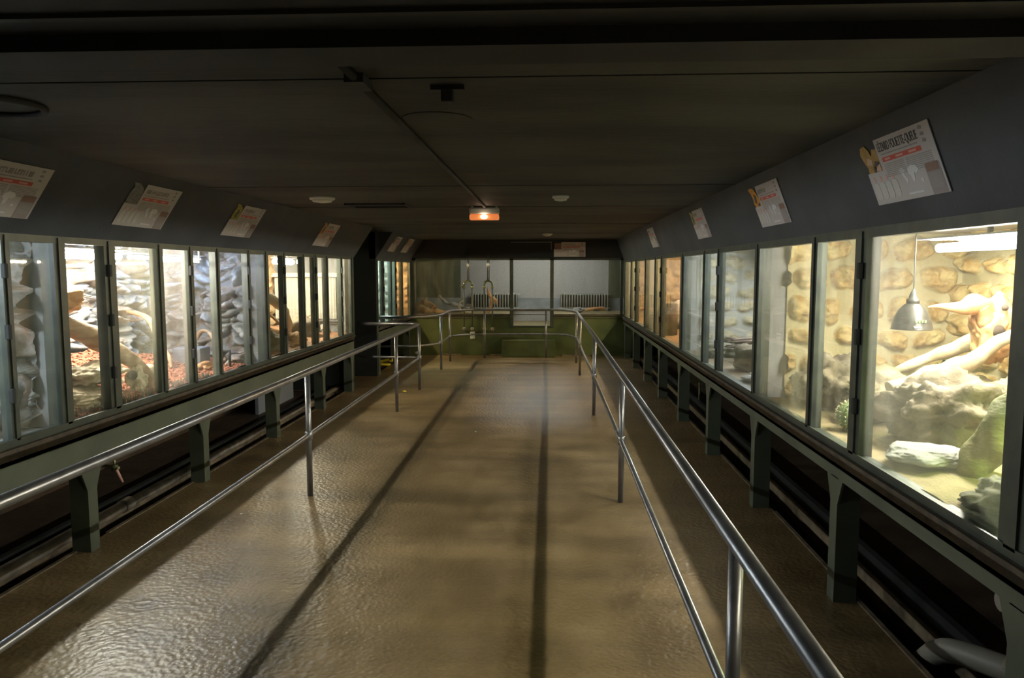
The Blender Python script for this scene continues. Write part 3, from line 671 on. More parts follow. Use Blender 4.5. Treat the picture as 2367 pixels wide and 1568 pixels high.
def bulb_lamp(x, y, z, col, s, label, r=.035):
    t = thing('spot_bulb', (x, y, z), label, 'lamp', 'bare bulbs in the vivaria')
    b = MB(); b.lathe([(.005, -r), (r * .7, -r * .75), (r, 0), (r * .75, r * .7), (r * .45, r * 1.2)], (x, y, z), 20); b.build('bulb', lampmat('lamp_%s' % label[:24], col, s), t)
    b = MB(); b.lathe([(r * .5, r * 1.15), (r * .55, r * 1.9), (r * .2, r * 2.2)], (x, y, z), 16); b.tube([(x, y, z + r * 2), (x, y, ZH)], .005, 8); b.build('socket', M_plastic, t)
    return t
LS = 1.0
flood_lamp(-3.36, 4.85, 5.62, 1.805, (1, .93, .84), 420, 'glaring white lamp under the roof of the vivarium with red gravel', -1)
tube_lamp(-3.36, 5.78, 6.95, 1.805, (.45, .60, 1), 90, 'bluish tube lamp along the roof of the vivarium with red gravel')
tube_lamp(-3.05, 5.6, 6.3, 1.775, (.9, .95, 1), 12, 'thin white tube lamp hanging lower in the vivarium with red gravel', r=.007, housing=False)
bulb_lamp(-3.36, 8.55, 1.81, (1, .90, .75), 200, 'bare bulb before the white heater, first of two', .035)
tube_lamp(-3.36, 8.9, 9.5, 1.805, (1, .90, .74), 300, 'short glaring lamp in the vivarium with the white heater', r=.030)
bulb_lamp(-3.36, 9.75, 1.81, (.85, .90, 1), 100, 'bare bulb before the white heater, second of two', .028)
tube_lamp(-3.36, 12.0, 12.9, 1.805, (.74, .95, .88), 420, 'cool white tube lamp in the far left vivarium with grey stones')
tube_lamp(-3.36, 13.4, 14.3, 1.805, (1, .72, .40), 420, 'warm tube lamp in the far left vivarium with orange stones')
flood_lamp(2.2, 3.35, 4.30, 1.825, (1, .90, .62), 480, 'glaring white lamp under the roof of the nearest right vivarium', 1)
tube_lamp(2.2, 6.0, 7.6, 1.825, (.90, .94, 1), 330, 'cool white tube lamp above the driftwood stack on the right')
tube_lamp(2.2, 9.0, 10.9, 1.825, (1, .76, .46), 340, 'warm tube lamp in the third vivarium on the right')
tube_lamp(2.2, 12.0, 13.9, 1.825, (1, .80, .50), 340, 'warm tube lamp in the last vivarium on the right')
tube_lamp(-3.36, 2.0, 3.1, 1.805, (.80, .88, 1), 360, 'tube lamp in the grey vivarium at the left edge of the photo')
tube_lamp(2.2, .2, 1.6, 1.825, (1, .9, .72), 260, 'tube lamp of the right vivarium beside the viewer')
t = thing('spot_bulb', (2.25, 2.78, 1.5), 'yellow-green grow lamp in the nearest right vivarium, just beyond the frame post', 'lamp')
b = MB(); b.lathe([(.09, -.03), (.088, -.01), (.07, .06), (.03, .10), (.01, .12)], (2.25, 2.78, 1.45), 28); b.build('shade', M_alu, t)
b = MB(); b.lathe([(.005, -.05), (.05, -.045), (.055, -.035), (.05, -.031)], (2.25, 2.78, 1.45), 20); b.build('bulb', lampmat('lamp_grow', (.72, 1, .30), 320), t)
b = MB(); b.tube([(2.25, 2.78, 1.56), (2.25, 2.78, ZH)], .004, 8); b.build('hanging_rod', M_pipe, t)
t = thing('tube_lamp', (-.4, 15.1, 2.08), 'tube lamp behind the board above the end enclosure', 'lamp')
b = MB(); b.tube([(-1.2, 15.2, 2.05), (.9, 15.2, 2.05)], .014, 12); b.build('tube', lampmat('lamp_end', (.97, .96, 1), 62), t)
b = MB(); b.box(-1.25, .95, 15.16, 15.24, 2.07, 2.12); b.build('hanging_housing', M_plastic, t)

# ------------------------------------------------------------------ nearest vivarium on the right
def bed(name, x0, x1, y0, y1, f, m, label, cat, res=.03):
    y1 -= .11
    if x1 == BR: x1 -= .12
    if x0 == BL: x0 += .10
    b = MB(); b.grid((x0, y0, .79), (x1 - x0, 0, 0), (0, y1 - y0, 0), int((x1 - x0) / res), int((y1 - y0) / res), f)
    return tag(b.build(name, m, recalc=False), label, cat, kind='stuff')
bed('sand', GR + .03, BR, 2.38, 5.27, lambda x, y: .03 + .10 * (x / 1.4) ** 1.5 + .02 * noise.noise(V((x * 3, y * 3, 2))) + .006 * noise.noise(V((x * 14, y * 14, 2))), M_sand, 'pale sand bed of the nearest right vivarium', 'sand')
t = thing('dome_lamp', (2.03, 4.22, 1.37), 'grey metal dome lamp hanging on a wire in front of the stone wall', 'lamp')
b = MB(); X, Y, Z = 2.03, 4.22, 1.37
prof = [(.108, 0), (.106, .004), (.100, .035), (.088, .075), (.070, .11), (.045, .138), (.034, .145)]
b.lathe(prof, (X, Y, Z), 40); shd = b.build('shade', M_dome, t)
b = MB(); b.lathe([(.034, .146), (.034, .168), (.024, .172), (.020, .19), (.006, .225)], (X, Y, Z), 24); b.build('cap', M_dome, t)
b = MB(); b.tube([(X, Y, Z + .22), (X, Y, ZH)], .0035, 8); b.build('wire', M_beam, t)
b = MB()
for i in range(4): b.box(X - .03 + i * .016, X - .02 + i * .016, Y - .104, Y - .098, Z + .045, Z + .058)
b.build('label', mat('lamp_sticker', (.25, .45, .12), rough=.5), shd)
b = MB(); b.box(X - .042, X - .0, Y - .109, Y - .104, Z + .014, Z + .022); b.box(X - .042, X - .036, Y - .109, Y - .104, Z + .014, Z + .026); b.build('lettering', M_plastic, shd)
b = MB(); b.lathe([(.004, -.004), (.06, -.002), (.06, .004), (.03, .03)], (X, Y, Z + .0), 24); b.build('bulb', lampmat('lamp_dome', (.90, 1, .62), 110), t)
# heap of rocks
def rock(name, c, size, seed, m, label, cat='rock', group=None, **k):
    b = MB(); b.rock(c, size, seed, **k); return tag(b.build(name, m), label, cat, group)
G1 = 'tan rocks in the nearest right vivarium'
rock('boulder', (1.98, 3.75, .97), (.26, .22, .19), 3, M_rock, 'big pitted tan boulder in the middle, behind the flat pale slab', group=G1, sub=5, amp=.3, freq=2.0, fine=.08)
rock('boulder', (2.28, 4.12, .96), (.22, .2, .17), 5, M_rock, 'tan boulder under the leaning pale branch', group=G1, sub=5, fine=.08)
rock('boulder', (1.95, 4.28, .95), (.24, .16, .14), 8, M_rock, 'jagged tan boulder between the cactus and the leaning branch', group=G1, sub=5, amp=.4, fine=.1)
rock('boulder', (1.82, 4.70, .96), (.20, .18, .17), 9, M_rock, 'jagged boulder behind the cactus, next to the partition', group=G1, sub=5, amp=.4, freq=2.4, fine=.1)
rock('boulder', (1.86, 4.93, .93), (.24, .15, .12), 10, M_rockG, 'brownish boulder at the foot of the partition behind the smeared pane', group=G1, sub=5, amp=.35, fine=.1)
rock('boulder', (2.42, 3.85, 1.00), (.14, .14, .15), 14, M_rock, 'rounded pale boulder below the driftwood skull shape', group=G1, sub=5, fine=.06)
rock('boulder', (2.22, 4.55, .88), (.2, .2, .12), 15, M_rock, 'low boulder at the foot of the stone wall under the dome lamp', group=G1, sub=4, fine=.06)
rock('stone_slab', (1.70, 3.34, .872), (.17, .16, .035), 21, M_pale, 'flat pale stone slab lying on the sand near the glass', 'stone slab', sub=5, flat=.72, amp=.18, fine=.03)
rock('dark_rock', (1.67, 2.64, .85), (.15, .19, .09), 22, M_rockG, 'dark layered rock in the corner by the frame post, next to the glass', sub=5, amp=.3, fine=.1)
rock('stone_slab', (2.50, 3.45, 1.10), (.25, .30, .035), 23, M_rockG, 'dark shelf of stone under the driftwood', 'stone slab', sub=4, flat=.7, amp=.2)
rock('boulder', (2.62, 3.55, .95), (.14, .2, .15), 24, M_pale, 'pale stone holding up the dark stone shelf', group=G1, sub=4)
# cactus
t = thing('cactus', (1.66, 4.06, .83), 'round ribbed barrel cactus on the sand behind the glass', 'cactus')
b = MB(); R0 = .074; n = 64; rings = []
prof = [(math.sin(a), -math.cos(a)) for a in [PI * (k + .3) / 12 for k in range(12)]]
for (r, z) in prof:
    rings.append([b.bm.verts.new((1.66 + R0 * r * (1 + .12 * math.cos(16 * 2 * PI * k / n)) * math.cos(2 * PI * k / n), 4.06 + R0 * r * (1 + .12 * math.cos(16 * 2 * PI * k / n)) * math.sin(2 * PI * k / n), .905 + R0 * 1.1 * z)) for k in range(n)])
for i in range(len(rings) - 1):
    for k in range(n): f = b.bm.faces.new((rings[i][k], rings[i][(k + 1) % n], rings[i + 1][(k + 1) % n], rings[i + 1][k])); f.smooth = True
b.bm.faces.new(rings[0]); b.bm.faces.new(rings[-1]); b.build('body', M_cactus, t)
b = MB(); rnd = random.Random(4)
for k in range(16):
    for j in range(2, 11):
        a = 2 * PI * k / 16; th = PI * (j + .3) / 12; r = R0 * math.sin(th) * 1.12; p = V((1.66 + r * math.cos(a), 4.06 + r * math.sin(a), .905 - R0 * 1.1 * math.cos(th)))
        nn = (p - V((1.66, 4.06, .905))).normalized()
        for q in range(3):
            d = (nn + V((rnd.uniform(-.6, .6), rnd.uniform(-.6, .6), rnd.uniform(-.6, .6)))).normalized(); b.tube([p - nn * .002, p + d * .013], [.0018, .0005], 4)
b.build('spines', M_spine, t)
# branches
b = MB(); limb(b, [(1.80, 3.95, 1.07, .040), (2.02, 3.98, 1.14, .044), (2.22, 4.0, 1.22, .046), (2.38, 3.98, 1.33, .036), (2.58, 3.9, 1.50, .034)], seed=2)
tag(b.build('branch', M_woodP), 'long pale branch leaning up from the rocks toward the right', 'branch')
b = MB(); limb(b, [(2.05, 4.5, 1.08, .02), (2.2, 4.42, 1.17, .035), (2.38, 4.35, 1.27, .045), (2.55, 4.25, 1.36, .05)], seed=5)
tag(b.build('branch', M_woodP), 'thinner branch behind the long pale branch, below the driftwood skull shape', 'branch')
b = MB(); limb(b, [(1.80, 3.16, .80, .070), (1.85, 3.17, .93, .074), (1.93, 3.17, 1.08, .070), (2.03, 3.15, 1.22, .066), (2.14, 3.1, 1.38, .06)], n=24, wob=.3, seed=7)
tag(b.build('log', M_log), 'thick moss-green log leaning by the frame post', 'log')
t = thing('driftwood', (2.42, 4.15, 1.30), 'orange-brown driftwood shaped like a skull with a round dark hole', 'driftwood')
b = MB(); b.rock((2.44, 4.15, 1.37), (.115, .09, .175), 31, sub=5, amp=.25, freq=1.4)
limb(b, [(2.42, 4.14, 1.48, .055), (2.32, 4.12, 1.52, .05), (2.22, 4.1, 1.50, .035), (2.10, 4.1, 1.505, .012), (2.05, 4.1, 1.50, .004)], seed=3)
limb(b, [(2.47, 4.15, 1.46, .06), (2.56, 4.1, 1.42, .05), (2.64, 4.0, 1.33, .05), (2.66, 3.9, 1.28, .02)], seed=4)
limb(b, [(2.33, 4.12, 1.50, .045), (2.38, 4.12, 1.43, .05), (2.42, 4.1, 1.40, .03)], seed=8)
b.build('burl', M_woodO, t)
for (x, z, r) in ((2.41, 1.375, .035), (2.435, 1.50, .018)):
    b = MB(); b.lathe([(r, .0), (r * .85, -.01), (r * .2, -.02)], (x, 4.062, z), 20, ax='y'); b.build('hole', M_dark, t)  # dark disc on the burl, the hole's shade given as colour
b = MB(); limb(b, [(2.40, 3.75, 1.10, .05), (2.48, 3.7, 1.2, .05), (2.60, 3.65, 1.26, .07), (2.72, 3.6, 1.33, .06)], seed=9); limb(b, [(2.35, 3.72, 1.05, .03), (2.42, 3.7, 1.14, .028), (2.46, 3.66, 1.25, .02)], seed=10)
tag(b.build('driftwood', M_wood), 'knotty brown driftwood heap below the skull-shaped piece', 'driftwood')
# small plant tufts on the rocks
def leaf_tuft(x, y, z, n, s, label, seed, m=None, cat='plant'):
    rnd = random.Random(seed); b = MB()
    for i in range(n):
        a = rnd.uniform(0, 2 * PI); e = rnd.uniform(.3, 1.3); L = s * rnd.uniform(.6, 1.2)
        d = V((math.cos(a) * math.cos(e), math.sin(a) * math.cos(e), math.sin(e))); sd = d.cross(V((0, 0, 1))).normalized() * L * .16
        o = V((x, y, z)) + V((rnd.uniform(-.3, .3), rnd.uniform(-.3, .3), 0)) * s; up = V((0, 0, .002))
        q = [b.bm.verts.new(p) for p in (o, o + d * L * .5 + sd, o + d * L, o + d * L * .5 - sd)]; b.bm.faces.new(q)
        q2 = [b.bm.verts.new(p) for p in (o + up, o + d * L * .5 + sd + up, o + d * L + up, o + d * L * .5 - sd + up)]; b.bm.faces.new(q2[::-1])
    return tag(b.build('plant', m or M_leaf, recalc=False), label, cat)
leaf_tuft(1.86, 4.0, 1.06, 14, .05, 'tiny green plant at the lower end of the pale branch', 1)
leaf_tuft(2.30, 4.38, 1.12, 20, .07, 'small pale green plant among the rocks behind the pale branch', 2)

# second to fourth vivaria on the right
bed('sand', GR + .03, BR, 5.37, 8.20, lambda x, y: .03 + .04 * (x / 1.4) + .015 * noise.noise(V((x * 3, y * 3, 5))), M_rock, 'brownish litter bed of the second right vivarium', 'sand')
b = MB(); rnd = random.Random(3)
for i in range(26):
    z = .93 + rnd.uniform(0, .13); y = 7.0 + rnd.uniform(-.2, .2); x = 1.62 + rnd.uniform(-.02, .2); L = rnd.uniform(.4, .75)
    limb(b, [(x, y, z, .008), (x + L / 2, y + rnd.uniform(-.1, .1), z + rnd.uniform(-.02, .05), .014), (x + L, y + rnd.uniform(-.1, .1), z + rnd.uniform(-.04, .04), .007)], n=7, k=4, seed=i)
tag(b.build('brushwood', M_woodD), 'dark pile of brushwood twigs on the boulders of the second right vivarium', 'brushwood', kind='stuff')
G2 = 'boulders of the second right vivarium'
rock('boulder', (1.78, 6.45, .93), (.17, .18, .14), 41, M_rock, 'grey-tan boulder at the glass below the brushwood', group=G2, amp=.3, fine=.08)
rock('boulder', (2.15, 6.95, .90), (.30, .25, .12), 42, M_rock, 'wide brown boulder carrying the brushwood', group=G2, amp=.3, fine=.08)
rock('boulder', (1.72, 7.5, .88), (.16, .2, .09), 43, M_rockG, 'low brown boulder near the fogged pane of the second right vivarium', group=G2, amp=.3, fine=.08)
rock('boulder', (1.64, 5.85, .84), (.10, .14, .05), 44, M_slate, 'small grey stone on the floor right behind the glass of the second right vivarium', group=G2, amp=.3, fine=.06)
bed('sand', GR + .03, BR, 8.3, 11.30, lambda x, y: .03 + .08 * (x / 1.4) + .015 * noise.noise(V((x * 3, y * 3, 6))), M_bark, 'brown bark bed of the third right vivarium', 'bark')
rock('boulder', (1.85, 10.9, 1.0), (.25, .18, .2), 45, M_slateB, 'brown rock mound against the orange stones of the third right vivarium', amp=.35, fine=.1)
bed('sand', GR + .03, BR, 11.4, 14.35, lambda x, y: .03 + .05 * (x / 1.4), M_bark, 'brown bark bed of the last right vivarium', 'bark')
b = MB(); b.lathe([(.10, 0), (.10, .42), (.09, .43), (.02, .43)], (1.62, 9.95, .83), 24)
tag(b.build('cylinder_hide', M_woodD), 'dark upright tube standing behind the glass of the third right vivarium', 'tube')

# ------------------------------------------------------------------ left: vivarium with red gravel
def gb(x, y): return .035 + .30 * (max(0, 1.07 - x) / 1.07) ** 1.3 * min(1, (3.2 - y) * .6) + .02 * noise.noise(V((x * 4, y * 4, 1)))
b = MB(); b.grid((BL + .17, 4.12, .79), (.90, 0, 0), (0, 2.72, 0), 36, 94, lambda x, y: gb(x + .17, y))
rnd = random.Random(8)
for i in range(3200):
    x = .18 + .88 * (rnd.random() ** .75); y = rnd.uniform(.02, 2.70); z = .79 + gb(x, y); s = rnd.uniform(.010, .026)
    R = Matrix.Rotation(rnd.uniform(0, PI), 3, 'Z') @ Matrix.Rotation(rnd.uniform(-.7, .7), 3, 'X')
    c = V((BL + x, 4.12 + y, z + s * .3)); k = [V((1, 0, 0)), V((-.7, .6, .1)), V((-.5, -.8, 0)), V((.1, .1, .55)), V((.2, -.2, -.5))]
    q = [b.bm.verts.new(c + R @ (p * s * rnd.uniform(.7, 1.2))) for p in k]
    for f in ((0, 1, 3), (1, 2, 3), (2, 0, 3), (1, 0, 4), (2, 1, 4), (0, 2, 4)): b.bm.faces.new([q[j] for j in f])
tag(b.build('gravel', M_gravel, recalc=False), 'rust-red lava chips covering the floor of the left vivarium', 'gravel', kind='stuff')
b = MB(); limb(b, [(-3.50, 4.63, 1.49, .075), (-3.40, 4.72, 1.42, .075), (-3.18, 4.88, 1.27, .070), (-3.03, 4.98, 1.14, .058), (-2.96, 5.06, 1.05, .05), (-2.93, 5.16, .93, .045), (-2.92, 5.18, .84, .03)], n=20, seed=3, wob=.15)
tag(b.build('log', M_wood), 'thick brown log leaning down across the red gravel', 'log')
rock('rock', (-3.32, 4.86, 1.50), (.13, .08, .09), 51, M_woodO, 'orange lump of wood resting on top of the leaning log', 'driftwood', sub=4, amp=.3, fine=.08)
G3 = 'pale stones in the vivarium with red gravel'
rock('stone_ledge', (-3.06, 4.72, 1.00), (.17, .22, .075), 52, M_crock, 'pale stone ledge under the leaning log, upper one', group=G3, sub=5, amp=.35, fine=.1)
rock('stone_ledge', (-2.98, 4.50, .88), (.14, .26, .065), 53, M_crock, 'pale tan stone ledge at the glass, lower one', group=G3, sub=5, amp=.35, fine=.1)
rock('rock', (-2.92, 4.42, .845), (.06, .10, .07), 54, M_crock, 'small peaked stone in front of the lower ledge', group=G3, sub=4, amp=.4, fine=.1)
t = thing('driftwood', (-2.93, 5.1, .84), 'bleached knotty driftwood stump at the foot of the leaning log', 'driftwood')
b = MB(); b.rock((-2.92, 5.03, .93), (.055, .075, .085), 55, sub=5, amp=.35, fine=.1); limb(b, [(-2.95, 5.1, .98, .04), (-2.97, 5.3, .95, .045), (-3.0, 5.48, .90, .035), (-3.02, 5.6, .85, .02)], seed=11, wob=.3)
b.build('stump', M_crock, t)
b = MB(); b.lathe([(.035, 0), (.03, -.02), (.01, -.035)], (-2.905, 4.955, .97), 16, ax='y'); b.build('hollow', M_dark, t)  # dark disc on the stump, painted shade of the hollow
b = MB(); b.rock((-2.94, 5.36, .93), (.035, .09, .045), 56, sub=4, amp=.3); b.build('moss', M_leaf, t)
b = MB(); limb(b, [(-3.35, 6.7, .95, .012), (-3.25, 6.68, 1.12, .018), (-3.12, 6.6, 1.12, .018), (-3.0, 6.5, .98, .015), (-2.95, 6.45, .85, .012)], seed=12)
tag(b.build('branch', M_wood), 'thin arching branch in front of the grey rock face', 'branch')
b = MB(); limb(b, [(-3.6, 6.1, 1.35, .018), (-3.4, 6.05, 1.30, .02), (-3.3, 6.0, 1.15, .018), (-3.15, 5.9, 1.0, .02), (-3.1, 5.85, .9, .01)], seed=13)
tag(b.build('branch', M_wood), 'thin crooked branch seen through the fogged pane', 'branch')
b = MB(); b.box(-3.30, -3.05, 6.25, 6.45, .86, 1.02, bev=.01); b.box(-3.28, -3.07, 6.245, 6.25, .88, 1.0)
tag(b.build('shelter_box', mat('slate_box', (.13, .14, .17), rough=.6)), 'dark blue-grey box standing on the red gravel', 'box')
G4 = 'brown pieces by the grey rock face'
rock('rock', (-2.93, 6.7, .87), (.08, .2, .05), 57, M_slateB, 'low brown rock at the foot of the grey rock face', group=G4, amp=.4, fine=.12)
rock('rock', (-2.98, 6.2, .87), (.05, .14, .035), 58, M_woodO, 'reddish brown wood chunk beside the grey rock face', group=G4, amp=.4, fine=.12)
t = thing('spray_bottle', (-2.86, 6.42, .82), 'small dark upright nozzle with a blue glint near the glass', 'nozzle')
b = MB(); b.tube([(-2.86, 6.42, .83), (-2.855, 6.40, .93), (-2.84, 6.38, .99)], [.012, .013, .008], 10); b.build('stem', M_beam, t)
rnd = random.Random(5); b = MB()
for i in range(420):
    y = rnd.uniform(4.12, 5.9) if rnd.random() < .8 else rnd.uniform(5.3, 5.9); x = GL - .035 - rnd.uniform(0, .02); h = rnd.uniform(.02, .055)
    b.tube([(x, y, .815), (x + rnd.uniform(-.006, .006), y + rnd.uniform(-.01, .01), .825 + h)], [.003, .001], 4)
tag(b.build('moss_fringe', mat('moss_dark', (.03, .04, .02), rough=.9)), 'dark mossy fringe along the bottom of the glass before the red gravel', 'moss', kind='stuff')
# rocks of the vivarium at the left edge
rock('boulder', (-3.1, 3.55, .98), (.15, .2, .2), 61, M_slate, 'grey boulder stacked against the wall at the left edge of the photo', amp=.3, fine=.08)
bed('sand', BL, GL - .03, -3, 4.02, lambda x, y: .03 + .01 * noise.noise(V((x * 3, y * 3, 9))), M_slate, 'grey dusty floor of the vivarium at the left edge', 'sand', res=.08)
bed('sand', GR + .03, BR, -3, 2.28, lambda x, y: .03 + .01 * noise.noise(V((x * 3, y * 3, 9))), M_sand, 'sand floor of the right vivarium nearest the viewer', 'sand', res=.08)

# ------------------------------------------------------------------ left: vivarium with the white heater
bed('bark', BL, GL - .03, 7.2, 10.12, lambda x, y: .03 + .12 * ((1.07 - x) / 1.07) + .03 * noise.noise(V((x * 5, y * 5, 4))) + .015 * noise.noise(V((x * 18, y * 18, 4))), M_bark, 'red-brown bark litter in the vivarium with the white heater', 'bark')
t = thing('heater', (-3.35, 10.05, 1.0), 'white ribbed heater panel with a flat top ledge on the end wall', 'heater')
b = MB(); pts = []; n = 22
b.grid((-3.80, 10.03, 1.03), (.86, 0, 0), (0, 0, .57), 176, 2, lambda x, y: .012 * (1 if math.sin(x * 2 * PI / .039) > .2 else 0)); b.box(-3.80, -2.94, 10.04, 10.12, 1.03, 1.60); b.build('ribbed_front', M_cream, t, recalc=False)
b = MB(); b.box(-3.84, -2.905, 9.98, 10.12, 1.605, 1.665, bev=.005); b.build('top_ledge', M_cream, t)
b = MB(); b.box(-3.82, -2.92, 10.04, 10.12, .995, 1.028); b.build('bottom_rail', M_conc, t)
for (pts, m, lab, sd) in (([(-3.3, 9.1, .86, .03), (-3.22, 8.9, 1.0, .05), (-3.18, 8.7, 1.2, .055), (-3.25, 8.5, 1.36, .055), (-3.36, 8.4, 1.42, .05), (-3.5, 8.3, 1.47, .04)], M_woodP, 'thick pale branch arching in front of the white heater', 1),
                          ([(-3.5, 7.9, 1.30, .045), (-3.35, 8.0, 1.10, .06), (-3.2, 8.15, 1.0, .065), (-3.02, 8.35, .93, .05), (-2.9, 8.6, .87, .03)], M_woodO, 'thick orange-brown root sloping down toward the glass', 2),
                          ([(-3.6, 8.4, 1.75, .03), (-3.45, 8.5, 1.62, .034), (-3.35, 8.6, 1.57, .03)], M_woodO, 'short orange branch stub high on the stone wall', 3),
                          ([(-3.7, 8.0, 1.30, .014), (-3.4, 8.3, 1.27, .014), (-3.3, 8.5, 1.18, .016), (-3.2, 8.6, 1.05, .012)], M_woodO, 'thin curved twig crossing behind the arching branch', 4),
                          ([(-3.1, 9.2, 1.08, .008), (-3.05, 9.3, 1.13, .008), (-2.98, 9.4, 1.06, .006)], M_wood, 'small hooked twig below the heater', 5)):
    b = MB(); limb(b, pts, seed=20 + sd, wob=.2); tag(b.build('branch', m), lab, 'branch')
rock('boulder', (-3.02, 7.72, .93), (.13, .22, .13), 71, M_rock, 'tan rock at the glass under the orange-brown root', amp=.3, fine=.08)
rock('driftwood', (-2.98, 8.25, .89), (.09, .24, .09), 72, M_woodO, 'gnarled orange driftwood lump at the glass in front of the arching branch', 'driftwood', amp=.5, fine=.16, sub=5)
rock('boulder', (-3.2, 9.3, .97), (.20, .24, .14), 73, M_rock, 'flat tan rock below the white heater', amp=.3, fine=.08)
rock('boulder', (-3.05, 9.75, .88), (.1, .1, .07), 74, M_slateB, 'small brown rock in the corner by the dark passage', amp=.3, fine=.08)
t = thing('plant', (-3.35, 7.95, 1.0), 'climbing leafy plant around the branches in the heater vivarium', 'plant')
b = MB(); limb(b, [(-3.35, 7.9, 1.0, .005), (-3.3, 7.95, 1.15, .005), (-3.38, 8.05, 1.30, .004), (-3.3, 8.15, 1.42, .003)], n=6, wob=0); b.build('stem', M_leaf, t)
rnd = random.Random(9); b = MB()
for i in range(150):
    o = V((-3.33 + rnd.uniform(-.12, .12), 8.0 + rnd.uniform(-.16, .2), 1.02 + rnd.uniform(0, .38))); a = rnd.uniform(0, 2 * PI); L = rnd.uniform(.03, .06)
    d = V((math.cos(a), math.sin(a), rnd.uniform(-.5, .4))).normalized() * L; s = V((-math.sin(a), math.cos(a), .2)) * L * .3
    b.bm.faces.new([b.bm.verts.new(p) for p in (o, o + d * .5 + s, o + d, o + d * .5 - s)])
b.build('leaves', M_leaf, t, recalc=False)

# far left vivaria
bed('sand', BL, GL - .03, 11.72, 13.12, lambda x, y: .03, M_slate, 'grey floor of the far left vivarium with grey stones', 'sand', res=.1)
bed('bark', BL, GL - .03, 13.22, 14.52, lambda x, y: .03, M_bark, 'brown floor of the far left vivarium with orange stones', 'bark', res=.1)
leaf_tuft(-2.95, 12.6, .84, 40, .16, 'green plant at the bottom of the far left vivarium', 12)
rock('rock', (-2.95, 13.9, .92), (.1, .14, .1), 75, M_woodO, 'orange rock in the far left corner vivarium', amp=.4, fine=.1)

# ------------------------------------------------------------------ end enclosure contents
def dw(pts, m, lab, sd, name='driftwood'):
    b = MB()
    for k, p in enumerate(pts): limb(b, p, seed=sd + k, wob=.5)
    return tag(b.build(name, m), lab, 'driftwood')
dw([[(-2.9, 15.0, .84, .06), (-2.6, 15.0, .90, .07), (-2.3, 15.0, .86, .05), (-2.1, 15.0, .84, .02)], [(-2.45, 15.0, .88, .03), (-2.35, 15.0, .97, .015)]], M_woodO, 'long orange driftwood lying at the left end of the end enclosure', 60)
dw([[(-2.85, 15.3, .86, .05), (-2.75, 15.3, 1.0, .045), (-2.6, 15.3, 1.03, .055), (-2.4, 15.3, .94, .045), (-2.3, 15.3, .84, .02)], [(-2.6, 15.3, 1.05, .03), (-2.56, 15.3, 1.14, .012)]], M_woodO, 'upper orange driftwood lump at the left end of the end enclosure', 64)
dw([[(-2.35, 15.6, 1.16, .025), (-2.2, 15.6, 1.02, .035), (-1.95, 15.6, .96, .035), (-1.7, 15.6, .88, .03)]], M_slate, 'bleached grey branch lying in the end enclosure', 68, 'branch')
dw([[(-1.78, 15.1, 1.08, .014), (-1.86, 15.1, .98, .02), (-1.80, 15.1, .86, .025), (-1.6, 15.1, .82, .02)]], M_woodP, 'small forked stick beside the bleached grey branch', 70, 'branch')
dw([[(-1.30, 15.4, 1.36, .012), (-1.26, 15.4, 1.22, .03), (-1.2, 15.4, 1.10, .035), (-1.22, 15.4, .95, .03), (-1.3, 15.4, .82, .03)], [(-1.22, 15.4, 1.18, .02), (-1.12, 15.4, 1.06, .03), (-1.1, 15.4, .98, .012)]], M_woodO, 'upright reddish driftwood seen through the arched pipe near the door', 74)
dw([[(.75, 15.5, .86, .03), (.95, 15.5, .90, .035), (1.2, 15.5, .89, .03)]], M_woodO, 'reddish stick lying before the right radiator', 78, 'branch')
rock('rock', (-1.8, 15.9, .88), (.14, .12, .09), 81, M_woodD, 'dark rock on the floor of the end enclosure behind the grey branch', amp=.3)
rock('rock', (.62, 15.6, .86), (.12, .1, .06), 82, M_slate, 'grey stone before the right radiator', amp=.3)

# ------------------------------------------------------------------ pipes and small things under the vivaria
b = MB(); b.tube([(-3.0, -3, .04), (-3.0, 4.9, .04)], .04, 14); b.tube([(-3.0, 4.9, .04), (-3.0, 5.0, .04)], .048, 14); b.tube([(-3.0, 5.0, .04), (-3.0, 10.2, .04)], .034, 14)
tag(b.build('waste_pipe', M_pipe), 'long grey waste pipe lying along the floor under the left vivaria', 'pipe')
t = thing('tap', (-3.2, 5.17, .2), 'small brass tap with a pink lever under the left vivaria', 'tap')
b = MB(); b.tube([(-3.35, 5.22, .25), (-3.16, 5.15, .25)], .012, 10); b.lathe([(.022, -.02), (.022, .02)], (-3.2, 5.165, .25), 12); b.tube([(-3.2, 5.165, .25), (-3.2, 5.165, .32)], .007, 8); b.build('body', M_brass, t)
b = MB(); b.tube([(-3.19, 5.16, .245), (-3.16, 5.19, .13)], [.012, .009], 8); b.build('lever', M_pink, t)
b = MB(); b.tube([(-3.40, 5.22, .0), (-3.37, 5.22, .26)], .012, 8); b.build('supply_pipe', M_pipe, t)
b = MB(); b.box(-3.5, -3.46, 8.5, 9.7, -.02, .70); tag(b.build('panel', mat('blue_grey_panel', (.22, .24, .28), rough=.6)), 'blue-grey board standing under the heater vivarium', 'panel')
t = thing('drain_elbow', (1.75, 2.95, .05), 'grey plastic drain elbow on the floor in the bottom right corner', 'pipe')
b = MB(); b.tube(bent([(1.70, 3.28, -.08), (1.72, 3.16, .06), (1.80, 2.98, .10), (1.98, 2.75, .10)], .1, 6), .052, 16); b.build('elbow', mat('pvc_grey', (.16, .15, .13), (.22, .20, .17), rough=.5), t)
b = MB(); b.tube([(1.85, 2.93, .10), (1.875, 2.90, .10)], .060, 16); b.build('collar', M_kerb, t)
b = MB(); b.tube([(1.95, 2.78, .10), (2.3, 2.3, .10)], .048, 16); b.build('pipe', MATS['pvc_grey'], t)
t = thing('stop_valve', (1.80, 2.84, .42), 'dark shut-off valve hanging under the nearest right vivarium', 'valve')
